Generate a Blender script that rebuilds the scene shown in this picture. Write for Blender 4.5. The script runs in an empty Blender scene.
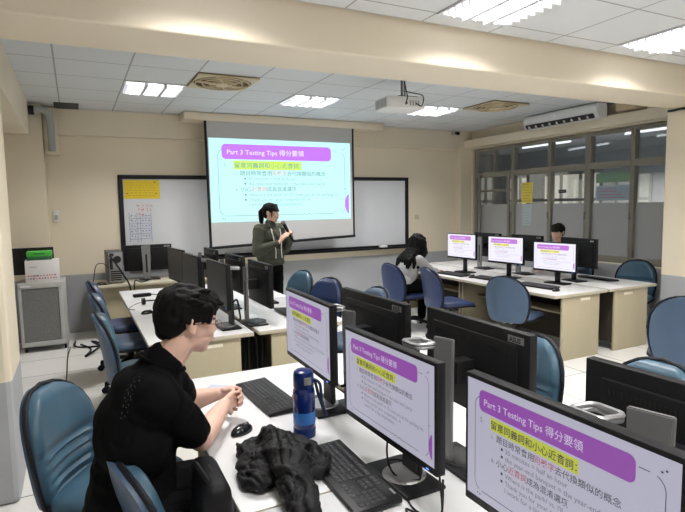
import bpy, bmesh, math, random
from mathutils import Vector, Matrix, noise
random.seed(7)
PI = math.pi
def V(*a): return Vector(a)
SC = bpy.context.scene
COL = SC.collection

# ------------------------------------------------------------------ camera
CAMH = 1.61
def setup_camera():
    f, yaw, pit, rol = 533.87, math.radians(26.508), math.radians(5.397), math.radians(-0.979)
    F = V(math.sin(yaw)*math.cos(pit), math.cos(yaw)*math.cos(pit), -math.sin(pit))
    r0 = V(math.cos(yaw), -math.sin(yaw), 0); u0 = r0.cross(F)
    r = r0*math.cos(rol) + u0*math.sin(rol); u = -r0*math.sin(rol) + u0*math.cos(rol)
    cd = bpy.data.cameras.new('camera'); cam = bpy.data.objects.new('camera', cd); COL.objects.link(cam)
    m = Matrix((r, u, -F)).transposed().to_4x4(); m.translation = V(0, 0, CAMH); cam.matrix_world = m
    cd.sensor_width = 36; cd.lens = f/685*36; cd.clip_start = .02; cd.clip_end = 100
    SC.camera = cam
setup_camera()
# ------------------------------------------------------------------ world, exposure
w = bpy.data.worlds.new('world'); SC.world = w; w.use_nodes = True
w.node_tree.nodes['Background'].inputs[0].default_value = (.75, .8, .9, 1)
w.node_tree.nodes['Background'].inputs[1].default_value = .12
SC.view_settings.view_transform = 'Standard'; SC.view_settings.look = 'None'
SC.view_settings.gamma = 1; SC.view_settings.use_curve_mapping = False
SC.view_settings.exposure = 0.27
LAMP_W = 31.0          # watts of each 60 x 60 ceiling fixture
LAMP_COL = (1.0, .975, .945)
def lamp(x, y, z, size=.5, watts=None, col=LAMP_COL):
    l = bpy.data.lights.new('fixture_light', 'AREA'); l.shape = 'SQUARE'; l.size = size
    l.energy = watts or LAMP_W; l.color = col; l.spread = math.radians(135)
    o = bpy.data.objects.new('fixture_light', l); COL.objects.link(o); o.location = (x, y, z)
    return o
H = 2.89
GX, GY = -.085, -.0        # far grid: X lines -.085+.605k
FIX = [(.822, 6.13), (2.637, 6.13), (4.452, 6.13), (2.56, 2.74), (4.378, 2.74), (.747, 2.74),
       (.747, .32), (2.56, .32), (4.378, .32), (.747, -2.1), (2.56, -2.1), (4.378, -2.1)]  # last ones: unseen fixtures above and behind the camera, added for fill light
for x, y in FIX: lamp(x, y, H - .035)
lamp(8.1, 5.4, 2.6, .5, 75)       # the corridor's own lamp beyond the glass
# ------------------------------------------------------------------ materials
MAT = {}
def mat(name, col, rough=.6, metal=0, spec=.5, emit=None, estr=0, bump=0, bscale=50, var=0, vscale=5, trans=0, ior=1.45, alpha=1, coat=0, sheen=0):
    if name in MAT: return MAT[name]
    m = bpy.data.materials.new(name); m.use_nodes = True; nt = m.node_tree; b = nt.nodes['Principled BSDF']
    c4 = (*col, 1)
    b.inputs['Base Color'].default_value = c4; b.inputs['Roughness'].default_value = rough
    b.inputs['Metallic'].default_value = metal; b.inputs['Specular IOR Level'].default_value = spec
    b.inputs['Transmission Weight'].default_value = trans; b.inputs['IOR'].default_value = ior
    b.inputs['Alpha'].default_value = alpha; b.inputs['Coat Weight'].default_value = coat
    b.inputs['Sheen Weight'].default_value = sheen
    if emit: b.inputs['Emission Color'].default_value = (*emit, 1); b.inputs['Emission Strength'].default_value = estr
    tc = nt.nodes.new('ShaderNodeTexCoord')
    if var:
        n = nt.nodes.new('ShaderNodeTexNoise'); n.inputs['Scale'].default_value = vscale; n.inputs['Detail'].default_value = 4
        nt.links.new(tc.outputs['Object'], n.inputs['Vector'])
        mr = nt.nodes.new('ShaderNodeMapRange'); mr.inputs[1].default_value = .3; mr.inputs[2].default_value = .7
        mr.inputs[3].default_value = 1 - var; mr.inputs[4].default_value = 1 + var
        nt.links.new(n.outputs['Fac'], mr.inputs[0])
        mx = nt.nodes.new('ShaderNodeVectorMath'); mx.operation = 'SCALE'; mx.inputs[0].default_value = col
        nt.links.new(mr.outputs[0], mx.inputs['Scale']); nt.links.new(mx.outputs[0], b.inputs['Base Color'])
    if bump:
        n = nt.nodes.new('ShaderNodeTexNoise'); n.inputs['Scale'].default_value = bscale; n.inputs['Detail'].default_value = 5
        nt.links.new(tc.outputs['Object'], n.inputs['Vector'])
        bp = nt.nodes.new('ShaderNodeBump'); bp.inputs['Strength'].default_value = bump; bp.inputs['Distance'].default_value = .01
        nt.links.new(n.outputs['Fac'], bp.inputs['Height']); nt.links.new(bp.outputs[0], b.inputs['Normal'])
    MAT[name] = m; return m
def grid_mat(name, col, line, px, py, ox, oy, wid, rough, var=.04):
    m = bpy.data.materials.new(name); m.use_nodes = True; nt = m.node_tree; b = nt.nodes['Principled BSDF']; L = nt.links
    tc = nt.nodes.new('ShaderNodeTexCoord'); sp = nt.nodes.new('ShaderNodeSeparateXYZ'); L.new(tc.outputs['Object'], sp.inputs[0])
    def math_(op, a, bb=None):
        n = nt.nodes.new('ShaderNodeMath'); n.operation = op
        for i, v in enumerate((a, bb)):
            if v is None: continue
            if isinstance(v, (int, float)): n.inputs[i].default_value = v
            else: L.new(v, n.inputs[i])
        return n.outputs[0]
    def line_(o, off, p):
        s = math_('DIVIDE', math_('SUBTRACT', o, off), p); fr = math_('FRACT', math_('ADD', s, 100.5))
        return math_('LESS_THAN', math_('ABSOLUTE', math_('SUBTRACT', fr, .5)), wid/p/2)
    g = math_('MAXIMUM', line_(sp.outputs[0], ox, px), line_(sp.outputs[1], oy, py))
    n = nt.nodes.new('ShaderNodeTexNoise'); n.inputs['Scale'].default_value = 2.5; n.inputs['Detail'].default_value = 6; L.new(tc.outputs['Object'], n.inputs['Vector'])
    mr = nt.nodes.new('ShaderNodeMapRange'); mr.inputs[3].default_value = 1-var; mr.inputs[4].default_value = 1+var; L.new(n.outputs['Fac'], mr.inputs[0])
    sc = nt.nodes.new('ShaderNodeVectorMath'); sc.operation = 'SCALE'; sc.inputs[0].default_value = col; L.new(mr.outputs[0], sc.inputs['Scale'])
    mx = nt.nodes.new('ShaderNodeMix'); mx.data_type = 'RGBA'; L.new(g, mx.inputs[0]); L.new(sc.outputs[0], mx.inputs[6]); mx.inputs[7].default_value = (*line, 1)
    L.new(mx.outputs[2], b.inputs['Base Color']); b.inputs['Roughness'].default_value = rough
    MAT[name] = m; return m
CREAM = (.82, .735, .58)
def wall_mat(thr=.765):
    m = bpy.data.materials.new('wall_paint'); m.use_nodes = True; nt = m.node_tree; b = nt.nodes['Principled BSDF']; L = nt.links
    g = nt.nodes.new('ShaderNodeNewGeometry'); sp = nt.nodes.new('ShaderNodeSeparateXYZ'); L.new(g.outputs['Position'], sp.inputs[0])
    lt = nt.nodes.new('ShaderNodeMath'); lt.operation = 'LESS_THAN'; lt.inputs[1].default_value = thr; L.new(sp.outputs[2], lt.inputs[0])
    n = nt.nodes.new('ShaderNodeTexNoise'); n.inputs['Scale'].default_value = 1.7; n.inputs['Detail'].default_value = 5; L.new(g.outputs['Position'], n.inputs['Vector'])
    mr = nt.nodes.new('ShaderNodeMapRange'); mr.inputs[3].default_value = .94; mr.inputs[4].default_value = 1.05; L.new(n.outputs['Fac'], mr.inputs[0])
    mx = nt.nodes.new('ShaderNodeMix'); mx.data_type = 'RGBA'; L.new(lt.outputs[0], mx.inputs[0])
    mx.inputs[6].default_value = (*CREAM, 1); mx.inputs[7].default_value = (.42, .435, .455, 1)
    sc = nt.nodes.new('ShaderNodeVectorMath'); sc.operation = 'SCALE'; L.new(mx.outputs[2], sc.inputs[0]); L.new(mr.outputs[0], sc.inputs['Scale'])
    L.new(sc.outputs[0], b.inputs['Base Color']); b.inputs['Roughness'].default_value = .75
    return m
M_wall = wall_mat()
M_beam = mat('beam_paint', (.76, .68, .54), .75, var=.03, vscale=1.5)
M_floor = grid_mat('raised_floor', (.78, .77, .75), (.10, .10, .10), .627, .627, -.157, 5.90, .009, .35)
M_ceil = grid_mat('ceiling_tile', (.66, .68, .69), (.34, .34, .33), .605, .605, -.085, 5.83, .014, .9, .02)
M_ceil2 = grid_mat('ceiling_tile_near', (.66, .68, .69), (.34, .34, .33), .605, .605, 2.26, 3.04, .014, .9, .02)
M_black = mat('black_plastic', (.009, .009, .0105), .42, spec=.3, bump=.03, bscale=400)
M_backp = mat('monitor_back', (.008, .008, .009), .5, spec=.25)
M_key = mat('key_plastic', (.030, .031, .034), .5, spec=.4)
M_scr_off = mat('screen_off', (.008, .0085, .010), .35, spec=.4)
M_silver = mat('stand_grey', (.20, .20, .20), .4, .3)
M_silver2 = mat('stand_silver', (.33, .33, .34), .35, .7)
M_dark = mat('dark_metal', (.018, .018, .02), .45, .2)
M_desk = mat('desk_laminate', (.68, .68, .69), .3, var=.02, vscale=3)
M_edge = mat('desk_edge', (.50, .455, .36), .5)
M_panel = mat('desk_panel', (.43, .38, .265), .55, var=.03, vscale=4)
M_label = mat('label_paper', (.75, .70, .58), .6)
M_metalcream = mat('cream_metal', (.55, .5, .4), .45)
VIN = {'teal': mat('vinyl_teal', (.048, .105, .155), .36, var=.10, vscale=6, bump=.05, bscale=300),
       'blue': mat('vinyl_blue', (.026, .046, .125), .38, var=.10, vscale=6, bump=.05, bscale=300),
       'slate': mat('vinyl_slate', (.058, .098, .165), .42, var=.08, vscale=6, bump=.05, bscale=300)}
M_trim = mat('chair_trim', (.009, .010, .015), .45, spec=.3)
M_gold = mat('bracket_cream', (.5, .42, .3), .5)
M_cable = mat('cable_rubber', (.007, .007, .008), .5, spec=.3)
M_white = mat('white_plastic', (.78, .78, .77), .35)
M_grey = mat('grey_metal', (.45, .45, .44), .45)
M_board = mat('whiteboard', (.66, .68, .72), .25)
M_frame = mat('board_frame', (.014, .014, .017), .45, spec=.3)
M_skin = mat('skin', (.66, .42, .33), .5, var=.05, vscale=15)
M_skin2 = mat('skin_fair', (.66, .42, .32), .5)
M_hair = mat('hair', (.0035, .003, .003), .6, spec=.14, bump=.25, bscale=150)
M_tee = mat('black_cotton', (.0045, .0045, .005), .9, spec=.08, bump=.1, bscale=200)
M_alu = mat('window_frame', (.26, .245, .205), .5)
M_gridw = mat('louver_white', (.62, .63, .66), .3)
M_tube = mat('fluorescent_tube', (1, 1, 1), .5, emit=(1, .98, 1), estr=9)
M_glow = mat('lamp_reflector', (.9, .9, .95), .4, emit=(.95, .96, 1), estr=2.2)

# ------------------------------------------------------------------ object helpers
def tag(o, label=None, cat=None, group=None, kind=None):
    if label: o['label'] = label
    if cat: o['category'] = cat
    if group: o['group'] = group
    if kind: o['kind'] = kind
    return o
def thing(name, label, cat, loc=(0, 0, 0), rz=0, group=None):
    o = bpy.data.objects.new(name, None); COL.objects.link(o); o.empty_display_size = .05
    o.location = loc; o.rotation_euler = (0, 0, rz); return tag(o, label, cat, group)
def obj(name, bm, mats, parent=None, smooth=True, ang=35):
    if isinstance(bm, bpy.types.Mesh): me = bm
    else:
        me = bpy.data.meshes.new(name)
        bmesh.ops.recalc_face_normals(bm, faces=bm.faces); bm.to_mesh(me); bm.free()
    if not isinstance(mats, (list, tuple)): mats = [mats]
    if len(me.materials) == 0:
        for m in mats: me.materials.append(m)
    if smooth:
        me.polygons.foreach_set('use_smooth', [True]*len(me.polygons))
        try: me.set_sharp_from_angle(angle=math.radians(ang))
        except Exception: pass
    o = bpy.data.objects.new(name, me); COL.objects.link(o)
    if parent: o.parent = parent
    return o
def struct(name, bm, m, parent=None, smooth=False):
    o = obj(name, bm, m, parent, smooth)
    if not parent: o['kind'] = 'structure'
    return o
def dup(o, parent=None):
    c = o.copy(); COL.objects.link(c); c.parent = parent
    for ch in list(o.children): dup(ch, c)
    return c
def nb(): return bmesh.new()
def xf(bm, verts, M):
    bmesh.ops.transform(bm, matrix=M, verts=verts)
def box(bm, x0, x1, y0, y1, z0, z1, bev=0, M=None, mi=0, seg=2):
    r = bmesh.ops.create_cube(bm, size=1); vs = r['verts']
    for v in vs: v.co = V(x0+(v.co.x+.5)*(x1-x0), y0+(v.co.y+.5)*(y1-y0), z0+(v.co.z+.5)*(z1-z0))
    fs = set(f for v in vs for f in v.link_faces)
    for f in fs: f.material_index = mi
    if bev:
        es = list(set(e for v in vs for e in v.link_edges))
        r = bmesh.ops.bevel(bm, geom=es, offset=bev, segments=seg, affect='EDGES', profile=.5)
        vs = list(set(v for f in r['faces'] for v in f.verts) | set(v for v in vs if v.is_valid))
        for f in set(f for v in vs for f in v.link_faces): f.material_index = mi
    if M: xf(bm, vs, M)
    return vs
def cyl(bm, p0, p1, r0, r1=None, n=16, cap=True, mi=0):
    p0, p1 = Vector(p0), Vector(p1); r1 = r0 if r1 is None else r1
    d = p1-p0; q = d.to_track_quat('Z', 'Y').to_matrix().to_4x4(); q.translation = (p0+p1)/2
    r = bmesh.ops.create_cone(bm, cap_ends=cap, segments=n, radius1=r0, radius2=r1, depth=d.length, matrix=q)
    for f in set(f for v in r['verts'] for f in v.link_faces): f.material_index = mi
    return r['verts']
def sph(bm, c, r, sc=(1, 1, 1), rot=None, u=20, v=12, mi=0):
    M = Matrix.Translation(Vector(c)) @ (rot.to_4x4() if rot else Matrix()) @ Matrix.Diagonal((r*sc[0], r*sc[1], r*sc[2], 1))
    rr = bmesh.ops.create_uvsphere(bm, u_segments=u, v_segments=v, radius=1, matrix=M)
    for f in set(f for q in rr['verts'] for f in q.link_faces): f.material_index = mi
    return rr['verts']
def tube(bm, pts, r, n=8, mi=0, rads=None, closed=False):
    pts = [Vector(p) for p in pts]; rings = []
    N = len(pts); prev = None
    for i, p in enumerate(pts):
        if closed: t = pts[(i+1) % N]-pts[i-1]
        else: t = pts[min(i+1, N-1)]-pts[max(i-1, 0)]
        if t.length < 1e-9: t = V(0, 0, 1)
        t.normalize()
        if prev is None: a = t.orthogonal().normalized()
        else:
            a = prev - t*prev.dot(t); a = a.normalized() if a.length > 1e-6 else t.orthogonal().normalized()
        prev = a; b = t.cross(a); rr = rads[i] if rads else r
        rings.append([bm.verts.new(p+(a*math.cos(2*PI*k/n)+b*math.sin(2*PI*k/n))*rr) for k in range(n)])
    fs = []
    for i in range(N if closed else N-1):
        A, B = rings[i], rings[(i+1) % N]
        for k in range(n): fs.append(bm.faces.new((A[k], A[(k+1) % n], B[(k+1) % n], B[k])))
    if not closed: fs.append(bm.faces.new(rings[0][::-1])); fs.append(bm.faces.new(rings[-1]))
    for f in fs: f.material_index = mi
def spline(pts, n=8):
    pts = [Vector(p) for p in pts]; P = [pts[0]]+pts+[pts[-1]]; out = []
    for i in range(1, len(P)-2):
        for k in range(n):
            t = k/n; a, b, c, d = P[i-1], P[i], P[i+1], P[i+2]
            out.append(.5*((2*b)+(c-a)*t+(2*a-5*b+4*c-d)*t*t+(3*b-a-3*c+d)*t**3))
    out.append(pts[-1]); return out
def prism(bm, poly, y0, y1, M=None, mi=0):
    """poly: (x,z) outline extruded along y"""
    a = [bm.verts.new((x, y0, z)) for x, z in poly]; b = [bm.verts.new((x, y1, z)) for x, z in poly]
    fs = [bm.faces.new(a), bm.faces.new(b[::-1])]; n = len(poly)
    for i in range(n): fs.append(bm.faces.new((a[i], b[i], b[(i+1) % n], a[(i+1) % n])))
    for f in fs: f.material_index = mi
    if M: xf(bm, a+b, M)
    return a+b
def lathe(bm, prof, c=(0, 0, 0), n=32, mi=0):
    rings = []
    for r, z in prof: rings.append([bm.verts.new((c[0]+r*math.cos(2*PI*k/n), c[1]+r*math.sin(2*PI*k/n), c[2]+z)) for k in range(n)] if r > 1e-6 else [bm.verts.new((c[0], c[1], c[2]+z))])
    for A, B in zip(rings, rings[1:]):
        for k in range(n):
            k2 = (k+1) % n
            if len(A) == 1 and len(B) == 1: continue
            if len(A) == 1: f = bm.faces.new((A[0], B[k], B[k2]))
            elif len(B) == 1: f = bm.faces.new((A[k], A[k2], B[0]))
            else: f = bm.faces.new((A[k], A[k2], B[k2], B[k]))
            f.material_index = mi
def rrect(x0, x1, z0, z1, r, n=6):
    out = []
    for cx, cz, a in ((x1-r, z1-r, 0), (x0+r, z1-r, PI/2), (x0+r, z0+r, PI), (x1-r, z0+r, 1.5*PI)):
        for k in range(n+1): t = a+k/n*PI/2; out.append((cx+r*math.cos(t), cz+r*math.sin(t)))
    return out
def evald(o):
    dg = bpy.context.evaluated_depsgraph_get(); dg.update()
    return bpy.data.meshes.new_from_object(o.evaluated_get(dg))
def blob(bm, voxel=.006, smooth=4, disp=0, dscale=.08, sub=0):
    """union of overlapping closed shapes into one continuous surface"""
    me = bpy.data.meshes.new('tmp'); bmesh.ops.recalc_face_normals(bm, faces=bm.faces); bm.to_mesh(me); bm.free()
    o = bpy.data.objects.new('tmp', me); COL.objects.link(o)
    md = o.modifiers.new('r', 'REMESH'); md.mode = 'VOXEL'; md.voxel_size = voxel
    if smooth: s = o.modifiers.new('s', 'SMOOTH'); s.iterations = smooth; s.factor = .6
    r = evald(o); bpy.data.objects.remove(o); bpy.data.meshes.remove(me)
    if disp:
        ns = [v.normal.copy() for v in r.vertices]
        for v, nn in zip(r.vertices, ns):
            p = v.co/dscale
            d = noise.noise(p)*.6 + (1-abs(noise.noise(p*1.7+V(3, 1, 7)))*2)*.4
            v.co += nn*d*disp
    return r
def cap(bm, p0, r0, p1, r1, n=16):
    """tapered capsule"""
    p0, p1 = Vector(p0), Vector(p1); d = p1-p0; L = d.length; t = d/L; pts = []; rads = []
    for k in range(5): a = PI/2*(1-k/4); pts.append(p0-t*r0*math.sin(a)); rads.append(max(r0*math.cos(a), r0*.02))
    for k in range(1, 5): a = PI/2*k/4; 
    pts.append(p0+(p1-p0)*.5); rads.append((r0+r1)/2)
    for k in range(5): a = PI/2*k/4; pts.append(p1+t*r1*math.sin(a)); rads.append(max(r1*math.cos(a), r1*.02))
    tube(bm, pts, 0, n, rads=rads)
def chain(bm, pts, rs, n=16):
    for i in range(len(pts)-1): cap(bm, pts[i], rs[i], pts[i+1], rs[i+1], n)
def ell(bm, c, sx, sy, sz, rot=None): sph(bm, c, 1, (sx, sy, sz), rot, 24, 14)
def plane(name, pts, m, parent=None):
    bm = nb(); bm.faces.new([bm.verts.new(p) for p in pts]); return obj(name, bm, m, parent, False)

# ------------------------------------------------------------------ room shell
def room():
    b = nb(); box(b, -2.4, 6.62, -3.5, 7.92, -.12, 0); struct('floor', b, M_floor)
    b = nb(); box(b, -2.4, 6.62, 3.78, 7.92, H, H+.1); struct('ceiling', b, M_ceil)
    b = nb(); box(b, -2.4, 6.62, -3.5, 3.22, H, H+.1); struct('ceiling_near', b, M_ceil2)['label'] = 'suspended ceiling on the near side of the beam'
    b = nb(); box(b, -2.4, 6.62, 7.8, 7.92, 0, H); struct('wall_front', b, M_wall)
    b = nb(); box(b, -2.4, 6.62, -3.62, -3.5, 0, H); struct('wall_back', b, M_wall)
    b = nb(); box(b, -2.5, -2.4, -3.5, 3.3, 0, H); box(b, -1.3, -1.2, 3.3, 7.8, 0, H); struct('wall_left', b, M_wall)
    # right wall: sill, lintel, piers around the window opening Y 4.1..7.6, z .8..2.56
    b = nb()
    box(b, 6.45, 6.62, -3.5, 7.8, 0, .78); box(b, 6.45, 6.62, -3.5, 3.9, .78, H); box(b, 6.45, 6.62, 7.62, 7.8, .78, H)
    box(b, 6.45, 6.62, 3.9, 7.62, 2.57, H)
    struct('wall_right', b, M_wall)
    b = nb(); box(b, -2.4, 6.45, 3.25, 3.76, 2.61, H+.05, .012); struct('trim_beam', b, M_beam)['label'] = 'deep cream ceiling beam crossing the room'
    b = nb(); box(b, -1.2, -.42, 3.8, 7.3, 2.5, H, .01); struct('trim_left_beam', b, M_beam)
    b = nb(); box(b, -.29, 6.25, 7.70, 7.8, 2.56, H, .01); struct('trim_front_beam', b, M_beam)
    b = nb(); box(b, 6.28, 6.45, 3.9, 7.72, 2.585, 2.72, .01); struct('trim_window_beam', b, M_beam)
    b = nb(); box(b, -1.1, -.355, 3.33, 3.85, 0, 2.61, .03); struct('wall_pillar_left', b, wall_mat(.69))
    b = nb(); box(b, 5.96, 6.45, 3.3, 3.8, 0, 2.61, .012); struct('wall_pillar_right', b, M_wall)
    b = nb(); box(b, -1.2, -.29, 7.5, 7.8, 0, H, .006); struct('wall_column_left', b, M_wall)
    b = nb(); box(b, 6.2, 6.45, 7.66, 7.8, 0, H, .006); struct('wall_column_right', b, M_wall)
    b = nb(); box(b, -.29, 6.2, 7.788, 7.8, 0, .08); struct('baseboard_front', b, M_grey)
room()

def windows():
    X0, X1 = 6.5, 6.56
    Z0, Z1, ZT = .80, 2.56, 2.10
    clear = mat('clear_glass', (.75, .82, .85), .02, trans=1, ior=1.3, alpha=.35)
    frost = mat('frosted_film', (.38, .39, .39), .55, alpha=1)
    bays = [(7.60, 6.66), (6.66, 5.90), (5.90, 5.24), (5.24, 4.55), (4.55, 3.92)]
    for i, (a, c) in enumerate(bays):
        w_ = bpy.data.objects.new('window_%d' % (i+1), None); COL.objects.link(w_); w_['kind'] = 'structure'
        b = nb(); t = .035
        tl = .06 if i in (0, 3) else .03
        for y0, y1 in ((c, c+t), (a-tl, a)): box(b, X0-.03, X1, y0, y1, Z0, Z1, .003)
        for z0, z1 in ((Z0-.02, Z0+.07), (Z1-.05, Z1), (ZT-.045, ZT+.045)): box(b, X0-.028, X1-.002, c, a, z0, z1, .003)
        if i == 0:
            box(b, X0-.01, X1-.004, c+.1, a-.12, 1.80, 1.84); box(b, X0-.01, X1-.004, (a+c)/2-.015, (a+c)/2+.015, 1.62, Z1)
            box(b, X0-.045, X0-.02, c+.06, c+.11, Z0+.05, ZT); box(b, X0-.045, X0-.02, a-.17, a-.12, Z0+.05, ZT)
        obj('window_frame', b, M_alu, w_)
        b = nb(); box(b, X0+.02, X0+.026, c+t, a-tl, 1.585, ZT-.04); box(b, X0+.02, X0+.026, c+t, a-tl, ZT+.04, Z1-.04); obj('pane', b, clear, w_, False)
        b = nb(); box(b, X0+.02, X0+.026, c+t, a-tl, Z0+.06, 1.585); obj('frosted_pane', b, frost, w_, False)
        b = nb(); box(b, X0-.05, X0-.03, c+.012, c+.026, 1.36, 1.46, .003); obj('latch', b, M_silver2, w_)
    # corridor beyond the glass
    cg = mat('corridor_wall', (.30, .32, .34), .7, var=.05)
    b = nb(); box(b, 6.62, 9.4, 2, 10, -.12, 0); struct('floor_corridor', b, mat('corridor_floor', (.25, .26, .27), .3))
    b = nb(); box(b, 6.62, 9.4, 2, 10, 2.75, 2.85); struct('ceiling_corridor', b, mat('corridor_ceiling', (.60, .62, .64), .8))
    b = nb(); box(b, 9.3, 9.4, 2, 10, 0, 2.75); struct('wall_corridor', b, cg)
    b = nb(); box(b, 6.62, 9.4, 9.9, 10, 0, 2.75); box(b, 6.62, 9.4, 2, 2.1, 0, 2.75); struct('wall_corridor_end', b, cg)
    lit = mat('lit_window_pane', (.6, .6, .55), .4, emit=(.9, .85, .72), estr=.55)
    for i, (y0, y1, z0, z1) in enumerate(((7.15, 8.6, .9, 2.2), (9.05, 9.75, .9, 2.2))):
        w_ = bpy.data.objects.new('window_%d' % (6+i), None); COL.objects.link(w_); w_['kind'] = 'structure'
        b = nb(); box(b, 9.27, 9.29, y0, y1, z0, z1); obj('pane', b, lit, w_, False)
        b = nb()
        for k in range(4): y = y0+(y1-y0)*k/3; box(b, 9.24, 9.27, y-.03, y+.03, z0, z1)
        for z in (z0, (z0+z1)/2+.1, z1): box(b, 9.24, 9.27, y0, y1, z-.03, z+.03)
        obj('window_frame', b, M_alu, w_)
    # door opposite, pale
    b = nb(); box(b, 9.25, 9.3, 5.6, 6.5, 0, 2.1, .005); d = struct('door_1', b, mat('corridor_door', (.36, .36, .34), .5))
    b = nb(); box(b, 9.2, 9.25, 5.68, 5.72, .95, 1.1, .004); obj('door_handle', b, M_silver2, d)
    # tube lamps in the corridor
    for i, (x, y, ln) in enumerate(((8.0, 5.2, 1.2), (8.0, 7.4, 1.2), (8.6, 3.7, 1.2))):
        t = thing('corridor_lamp', ['fluorescent tube lamp on the corridor ceiling, middle one seen through the panes', 'fluorescent tube lamp on the corridor ceiling beyond the left window panes', 'fluorescent tube lamp on the corridor ceiling beyond the right window panes'][i], 'ceiling lamp', (x, y, 2.75), 0, 'corridor tube lamps')
        b = nb(); box(b, -.06, .06, -ln/2, ln/2, -.05, -.001, .01); obj('housing', b, M_white, t)
        b = nb(); cyl(b, (0, -ln/2+.03, -.07), (0, ln/2-.03, -.07), .016, n=10); obj('tube', b, mat('corridor_tube', (1, 1, 1), .5, emit=(.9, .95, 1), estr=1.6), t)
    # notices on the glass
    def notice(y0, y1, z0, z1, col, label, lines, lc, seed):
        b = nb(); x = X0+.012
        box(b, x, x+.004, y0, y1, z0, z1)
        rnd = random.Random(seed)
        for k in range(lines):
            z = z1-(k+.8)*(z1-z0)/(lines+.6); ww = (y1-y0)*rnd.uniform(.5, .85)
            y = y1-(y1-y0)*.08
            while y > y1-ww:
                dd = rnd.uniform(.012, .03); box(b, x-.001, x, y-dd, y, z-.006, z+.006, mi=1); y -= dd+.008
        o = obj('notice', b, [mat('paper%d' % seed, col, .6), mat('ink%d' % seed, lc, .6)], None, False)
        tag(o, label, 'notice')
    notice(6.27, 6.50, 1.60, 1.93, (.75, .62, .10), 'yellow paper notice taped to the window glass', 7, (.4, .3, .1), 1)
    notice(6.28, 6.48, 1.24, 1.57, (.42, .52, .52), 'pale bluish paper stuck low on the frosted glass, under the yellow notice', 7, (.3, .4, .4), 2)
    notice(4.62, 5.12, 1.62, 1.82, (.34, .44, .52), 'wide pale blue notice with reddish lines behind the window glass', 4, (.5, .2, .25), 3)
    notice(4.62, 5.12, 1.86, 1.99, (.22, .36, .24), 'dim green banner strip above the wide pale blue notice', 1, (.25, .38, .35), 4)
    notice(5.62, 5.76, 1.74, 1.79, (.03, .03, .03), 'small dark plate on the window glass', 1, (.2, .2, .2), 5)
windows()

# ------------------------------------------------------------------ ceiling fixtures
def fixture(x, y, label, reuse=[None]):
    if reuse[0] is None:
        t = thing('ceiling_light', label, 'ceiling light', (x, y, H), 0, 'recessed louvred ceiling lights')
        b = nb(); s = .3
        for a in ((-s, s, -s, -s+.02), (-s, s, s-.02, s), (-s, -s+.02, -s, s), (s-.02, s, -s, s)): box(b, *a, -.012, -.001)
        obj('frame', b, M_gridw, t)
        b = nb(); box(b, -.275, .275, -.275, .275, -.004, -.002); obj('reflector', b, M_glow, t, False)
        for k in range(3):
            b = nb(); xx = (k-1)*.18; cyl(b, (xx, -.27, -.012), (xx, .27, -.012), .008, n=10); obj('tube', b, M_tube, t)
        b = nb()
        for k in range(1, 8): p = -.28+k*.56/8; box(b, -.28, .28, p-.005, p+.005, -.036, -.005)
        for k in (1, 2): p = -.28+k*.56/3; box(b, p-.016, p+.016, -.28, .28, -.037, -.005)
        obj('louver', b, M_gridw, t)
        reuse[0] = t
    else:
        t = dup(reuse[0]); t.location = (x, y, H); t['label'] = label
    return t
FL = ['square louvred ceiling light nearest the left wall, left of the first ceiling fan', 'square louvred ceiling light above the projection screen, left of the projector',
      'square louvred ceiling light just right of the projector', 'square louvred ceiling light in front of the beam, at the top of the view', 'square louvred ceiling light in front of the beam at the right edge']
for (x, y), l in zip(FIX[:5], FL): fixture(x, y, l)
for i, (x, y) in enumerate(FIX[5:]): fixture(x, y, 'square louvred ceiling light '+['just before the beam on the left, above the view', 'above the camera, left one', 'above the camera, middle one', 'above the camera, right one', 'behind the camera, left one', 'behind the camera, middle one', 'behind the camera, right one'][i])

def fan(x, y, label):
    t = thing('ceiling_fan', label, 'ceiling fan', (x, y, H), 0, 'yellowed ceiling fans')
    y1 = mat('aged_plastic', (.62, .52, .34), .5); y2 = mat('fan_hollow', (.16, .11, .055), .8)
    b = nb(); box(b, -.30, .30, -.30, .30, -.012, -.001, .004); obj('backing', b, y2, t)
    b = nb()
    for (cx, cy, a) in ((.3, .3, PI), (-.3, .3, 1.5*PI), (-.3, -.3, 0), (.3, -.3, .5*PI)):
        poly = [(cx, cy)]+[(math.cos(a+PI+(k/8-.5)*PI/2+PI/4)*.29, math.sin(a+PI+(k/8-.5)*PI/2+PI/4)*.29) for k in range(9)]
        vs = [b.verts.new((p[0], p[1], -.024)) for p in poly]
        try: f = b.faces.new(vs); r = bmesh.ops.extrude_face_region(b, geom=[f]); [setattr(v.co, 'z', -.008) for v in r['geom'] if isinstance(v, bmesh.types.BMVert)]
        except Exception: pass
    obj('corner_plate', b, y1, t)
    b = nb()
    for r_ in (.27, .2, .13): tube(b, [(r_*math.cos(q*PI/18), r_*math.sin(q*PI/18), -.03) for q in range(36)], .007, 6, closed=True)
    for k in range(6):
        a = k*PI/3; tube(b, spline([(math.cos(a)*.04, math.sin(a)*.04, -.035), (math.cos(a+.25)*.16, math.sin(a+.25)*.16, -.036), (math.cos(a+.1)*.28, math.sin(a+.1)*.28, -.026)], 5), .011, 6)
    obj('grille', b, y1, t)
    b = nb(); lathe(b, [(0, -.05), (.05, -.048), (.075, -.035), (.078, -.02), (0, -.02)], n=24); obj('hub', b, y1, t)
fan(1.425, 5.53, 'yellowed square ceiling fan left of the projector, near the lit panel')
fan(5.055, 5.53, 'yellowed square ceiling fan near the air conditioner')

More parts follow.
